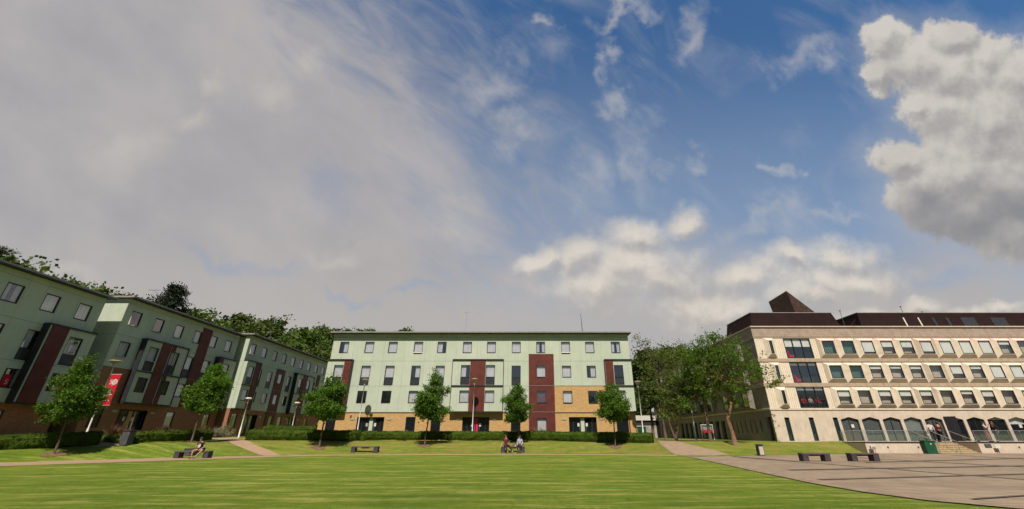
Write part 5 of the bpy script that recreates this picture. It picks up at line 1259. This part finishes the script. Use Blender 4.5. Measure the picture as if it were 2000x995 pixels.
def person(label, loc, rz, J, top, bottom, hair, legs='trousers', sleeves='long', long_hair=True, shoe=None, scale=1.0, group=None, skirt=False):
    """J: joints relative to the pelvis-ground point; front of the figure is -y"""
    r = thing('person', label, 'person', loc, rz, group); r.scale = (scale,) * 3
    pel, chest, neck, head = J['pelvis'], J['chest'], J['neck'], J['head']
    V = [pel, lerp3(pel, chest, .5), chest, neck, head]; Ed = [(0, 1), (1, 2), (2, 3), (3, 4)]; Rd = [(.14, .11), (.125, .10), (.155, .11), .055, .085]
    V.append((head[0], head[1] - .01, head[2] + .10)); Ed.append((4, 5)); Rd.append(.075)
    idx = {}
    for s in ('l', 'r'):
        sh, el_, wr_, ha = J['shoulder_' + s], J['elbow_' + s], J['wrist_' + s], J['hand_' + s]
        b = len(V); V += [sh, lerp3(sh, el_, .5), el_, wr_, ha]; Ed += [(2, b), (b, b + 1), (b + 1, b + 2), (b + 2, b + 3), (b + 3, b + 4)]; Rd += [.06, .048, .04, .028, .034]
        for k, (dx, L) in enumerate(((-.03, .055), (-.012, .075), (.007, .08), (.025, .07))):   # fingers and thumb
            d = Vector(ha) - Vector(wr_); d = d.normalized() if d.length else Vector((0, 0, -1)); sd = d.cross(Vector((.2, 1, .3))).normalized()
            p1 = Vector(ha) + sd * dx + d * .03; p2 = p1 + d * L + Vector((0, 0, -.01)); V += [tuple(p1), tuple(p2)]; Ed += [(b + 4, len(V) - 2), (len(V) - 2, len(V) - 1)]; Rd += [.011, .009]
        p1 = Vector(ha) + sd * .04 - d * .02; V += [tuple(p1), tuple(p1 + sd * .025 + d * .035)]; Ed += [(b + 4, len(V) - 2), (len(V) - 2, len(V) - 1)]; Rd += [.012, .010]
        hp, kn, an, toe = J['hip_' + s], J['knee_' + s], J['ankle_' + s], J['toe_' + s]
        b = len(V); V += [hp, lerp3(hp, kn, .5), kn, lerp3(kn, an, .4), an, toe]; Ed += [(0, b), (b, b + 1), (b + 1, b + 2), (b + 2, b + 3), (b + 3, b + 4), (b + 4, b + 5)]; Rd += [.095, .08, .058, .055, .038, .034]
    skin('body', V, Ed, Rd, SKIN, r)
    # head detail: eyes, nose, ears and mouth as one small mesh each would be invisible; nose and eyes kept
    h = Vector(head) + Vector((0, 0, .03)); fd = Vector(J.get('look', (0, -1, 0))).normalized(); sd = fd.cross(Vector((0, 0, 1))).normalized()
    for s in (-1, 1):
        e = MB(); c = h + fd * .082 + sd * s * .032 + Vector((0, 0, .015)); e.ball(tuple(c), .011, u=6, v=4); e.build('eye', GREYM, r)
    e = MB(); c = h + fd * .095 - Vector((0, 0, .012)); e.ball(tuple(c), .014, 1, 1, 1.4, 6, 4); e.build('nose', SKIN, r)
    # shirt
    V = [pel, lerp3(pel, chest, .5), chest, lerp3(chest, neck, .6)]; Ed = [(0, 1), (1, 2), (2, 3)]; Rd = [(.16, .13), (.145, .12), (.175, .13), .075]
    for s in ('l', 'r'):
        b = len(V); sh, el_, wr_ = J['shoulder_' + s], J['elbow_' + s], J['wrist_' + s]
        V += [sh, lerp3(sh, el_, .55)]; Ed += [(2, b), (b, b + 1)]; Rd += [.075, .062]
        if sleeves == 'long': V += [el_, lerp3(el_, wr_, .9)]; Ed += [(b + 1, b + 2), (b + 2, b + 3)]; Rd += [.052, .042]
    skin('top', V, Ed, Rd, top, r)
    V = [pel]; Ed = []; Rd = [(.165, .135)]
    for s in ('l', 'r'):
        b = len(V); hp, kn, an = J['hip_' + s], J['knee_' + s], J['ankle_' + s]
        V += [hp, lerp3(hp, kn, .5)]; Ed += [(0, b), (b, b + 1)]; Rd += [.11, .098]
        if legs == 'trousers': V += [kn, lerp3(kn, an, .5), lerp3(kn, an, .93)]; Ed += [(b + 1, b + 2), (b + 2, b + 3), (b + 3, b + 4)]; Rd += [.073, .064, .052]
    skin('trousers' if legs == 'trousers' else 'shorts', V, Ed, Rd, bottom, r)
    hb = MB(); c = h + Vector((0, 0, .045)) - fd * .022; hb.ball(tuple(c), .108, 1, 1, 1.05, 12, 9)
    if long_hair:
        c2 = h - fd * .05 - Vector((0, 0, .10)); hb.ball(tuple(c2), .10, 1.05, .8, 1.6, 10, 8)
        for s in (-1, 1): c3 = h + sd * s * .075 - Vector((0, 0, .12)); hb.ball(tuple(c3), .05, 1, 1, 2.4, 8, 6)
    hb.build('hair', hair, r, smooth=True)
    for s in ('l', 'r'):
        a, t_ = J['ankle_' + s], J['toe_' + s]; q = MB(); d = (Vector(t_) - Vector(a)); d.z = 0; d = d.normalized() * .13
        c = Vector((a[0], a[1], 0)) + d * .35; q.ball((c.x, c.y, a[2] - .035), .05, .9, .9, .9, 8, 6); q.tube([(a[0], a[1], a[2] - .03), (a[0] + d.x * .9, a[1] + d.y * .9, a[2] - .045), (a[0] + d.x * 1.45, a[1] + d.y * 1.45, a[2] - .055)], [.048, .046, .03], 8); q.build('shoe', shoe or GREYM, r, smooth=True)
    return r
def sit(seat=.47, spread=.16, lean=-.08, knees=((-.2, -.48), (.2, -.48)), feet=((-.2, -.5), (.2, -.5)), hands=((-.25, -.25, .66), (.25, -.25, .66)), look=(0, -1, 0), elb=None):
    P = (0, 0, seat + .11); J = {'pelvis': P, 'chest': (0, lean, seat + .47), 'neck': (0, lean * 1.2, seat + .64), 'head': (0, lean * 1.5, seat + .73), 'look': look}
    for s, sg_, i in (('l', -1, 0), ('r', 1, 1)):
        J['shoulder_' + s] = (sg_ * .17, lean, seat + .53); hx, hy, hz = hands[i]; e = elb[i] if elb else (sg_ * .25, lean + .0, seat + .28)
        J['elbow_' + s] = e; J['wrist_' + s] = (hx, hy, hz); d = (Vector((hx, hy, hz)) - Vector(e)).normalized() * .07; J['hand_' + s] = (hx + d.x, hy + d.y, hz + d.z)
        J['hip_' + s] = (sg_ * .09, -.02, seat + .09); J['knee_' + s] = (knees[i][0], knees[i][1], seat + .04); J['ankle_' + s] = (feet[i][0], feet[i][1], .09); J['toe_' + s] = (feet[i][0] * 1.1, feet[i][1] - .14, .05)
    return J
def stand(stride=.0, arms=None, look=(0, -1, 0), bend=0.0):
    J = {'pelvis': (0, 0, .93), 'chest': (0, -bend * .5, 1.28), 'neck': (0, -bend * .8, 1.46), 'head': (0, -bend, 1.56), 'look': look}
    for s, sg_, i in (('l', -1, 0), ('r', 1, 1)):
        J['shoulder_' + s] = (sg_ * .18, -bend * .6, 1.37); e, w_2 = arms[i] if arms else ((sg_ * .25, .03 * sg_, 1.1), (sg_ * .25, -.08, .86))
        J['elbow_' + s] = e; J['wrist_' + s] = w_2; d = (Vector(w_2) - Vector(e)).normalized() * .07; J['hand_' + s] = (w_2[0] + d.x, w_2[1] + d.y, w_2[2] + d.z)
        st = stride * sg_; J['hip_' + s] = (sg_ * .09, 0, .88); J['knee_' + s] = (sg_ * .1, -st * .45 - .02, .48); J['ankle_' + s] = (sg_ * .1, -st, .09 + (.06 if st < -.1 else 0)); J['toe_' + s] = (sg_ * .12, -st - .15, .05 + (.0 if st >= -.1 else .01))
    return J
def cloth(n, c): return mat('cloth_' + n, c, .9, .2, 8)
HAIRD = mat('dark_hair', (.035, .02, .018), .6, .3, 10); HAIRR = mat('red_hair', (.22, .045, .02), .6, .3, 10)
p = person('person in black and white top and shorts sitting forward on the left bench', (B1.location.x + .55, B1.location.y - .12, B1.location.z), 0,
       sit(lean=-.2, knees=((-.26, -.42), (.34, -.40)), feet=((-.26, -.40), (.08, -.52)), hands=((-.08, -.32, .86), (.18, -.3, .62)), elb=((-.27, -.26, .72), (.28, -.15, .76)), look=(.2, -1, -.3)),
       cloth('black', (.03, .03, .035)), cloth('navy', (.025, .025, .05)), mat('plum_hair', (.07, .015, .02), .6, .3, 10), 'shorts', 'short', False)
q = MB(); q.ball((.0, -.30, .80), .13, .8, .35, 1.2, 10, 7); q.build('white_scarf', PAPER, p, smooth=True)
person('red haired person in a dark red dress on the left end of the middle bench', (B3.location.x - .62, B3.location.y - .1, B3.location.z), .25,
       sit(lean=.02, knees=((-.12, -.5), (.24, -.46)), feet=((.02, -.62), (.45, -.55)), hands=((-.42, -.02, .55), (.36, .05, .56)), elb=((-.34, .05, .74), (.34, .08, .76)), look=(.4, -1, 0)),
       cloth('burgundy', (.13, .02, .025)), cloth('dark_plum', (.06, .018, .03)), HAIRR, 'trousers', 'short', True, mat('pale_shoe', (.4, .36, .32), .7))
person('dark haired person in a lilac cardigan on the right end of the middle bench', (B3.location.x + .62, B3.location.y - .1, B3.location.z), -.15,
       sit(lean=-.04, knees=((-.14, -.46), (.08, -.48)), feet=((-.12, -.42), (.08, -.46)), hands=((-.15, -.3, .60), (.17, -.28, .60)), look=(-.5, -1, 0)),
       cloth('lilac', (.50, .48, .56)), cloth('dark_jeans', (.03, .035, .06)), HAIRD)
cp = MB(); cp.tube([(0, 0, 0), (0, 0, .11), (0, 0, .115)], [.035, .045, .047], 12); cp = cp.build('cup', mat('cream_cup', (.78, .74, .6), .5), None, smooth=True); cp.location = (B3.location.x + .22, B3.location.y - .08, B3.location.z + .47); tag(cp, 'small pale cup standing on the middle bench between the two people', 'cup')
def on_terrace(px, Yt): X, _ = onY(px, 850, Yt); return (X, Yt, .95)
person('person in a white shirt and black trousers stepping through the doorway above the stair', on_terrace(1822, 41.3), 2.6, stand(.22, bend=.12), cloth('white', (.65, .62, .58)), cloth('black', (.03, .03, .035)), HAIRD, long_hair=False)
person('person in a dark red top and dark trousers inside the doors above the stair', on_terrace(1838, 41.6), 3.0, stand(.15), cloth('burgundy', (.13, .02, .025)), cloth('black', (.03, .03, .035)), HAIRD, long_hair=False)
person('person in a pale top and pink trousers raising hands to the face on the terrace', on_terrace(1929, 40.9), .6, stand(.05, (((-.24, -.12, 1.15), (-.1, -.3, 1.4)), ((.24, -.12, 1.15), (.08, -.3, 1.42)))), cloth('cream', (.62, .50, .45)), cloth('salmon', (.48, .16, .15)), HAIRD, long_hair=False)
person('red haired person in black with a light bag striding along the terrace', on_terrace(1948, 41.2), -1.4, stand(.34, bend=.1), cloth('black', (.03, .03, .035)), cloth('black', (.03, .03, .035)), HAIRR)
# people and red chairs inside the big upper windows
W3 = (24.1, 42, .95 + 2.99)
for i, (u, lab, tp, hr) in enumerate([(3.95, 'person in a red top sitting at the left of the lowest large window', RED, HAIRD), (4.62, 'person in a pale top sitting in the middle of the lowest large window', cloth('cream', (.62, .50, .45)), mat('fair_hair', (.45, .36, .2), .6)), (5.35, 'person in a red jumper at the right of the lowest large window', RED, HAIRD)]):
    person(lab, (24.1 + u, 42.74, .95 + 2.99 - .12), 0.1 * i, sit(hands=((-.2, -.2, .7), (.2, -.2, .7))), tp, cloth('dark_jeans', (.03, .035, .06)), hr, long_hair=i == 0, scale=.95)
    s_ = MB(); s_.box(-.22, .22, -.2, .24, .02, .44); so_ = s_.build('stool', GREYM, None, bevel=.03); so_.location = (24.1 + u, 42.74, .95 + 2.99 - .12); tag(so_, ['dark stool under the red topped person at the large window', 'dark stool under the pale topped person at the large window', 'dark stool under the red jumper person at the large window'][i], 'stool')
for (u, z, lab) in ((3.55, 7.8, 'red armchair low behind the topmost large window'), (3.65, 5.36, 'red armchair behind the middle large window')):
    r = thing('armchair', lab, 'armchair', (24.1 + u, 42.35, .95 + z - .08), .2, 'red armchairs behind the large windows')
    q = MB(); q.box(-.3, .35, -.25, .3, .1, .42); q.build('seat', RED, r, bevel=.05); q = MB(); q.box(-.38, -.28, -.3, .35, .1, .8); q.build('backrest', RED, r, bevel=.04); q = MB(); q.box(-.28, .3, .3, .38, .1, .55); q.build('arm', RED, r, bevel=.03)
    for k, (a, b) in enumerate(((-.3, -.22), (.3, -.22), (-.3, .3), (.3, .3))): q = MB(); q.tube([(a, b, 0), (a, b, .11)], [.02, .02], 5); q.build('leg', STEEL, r)
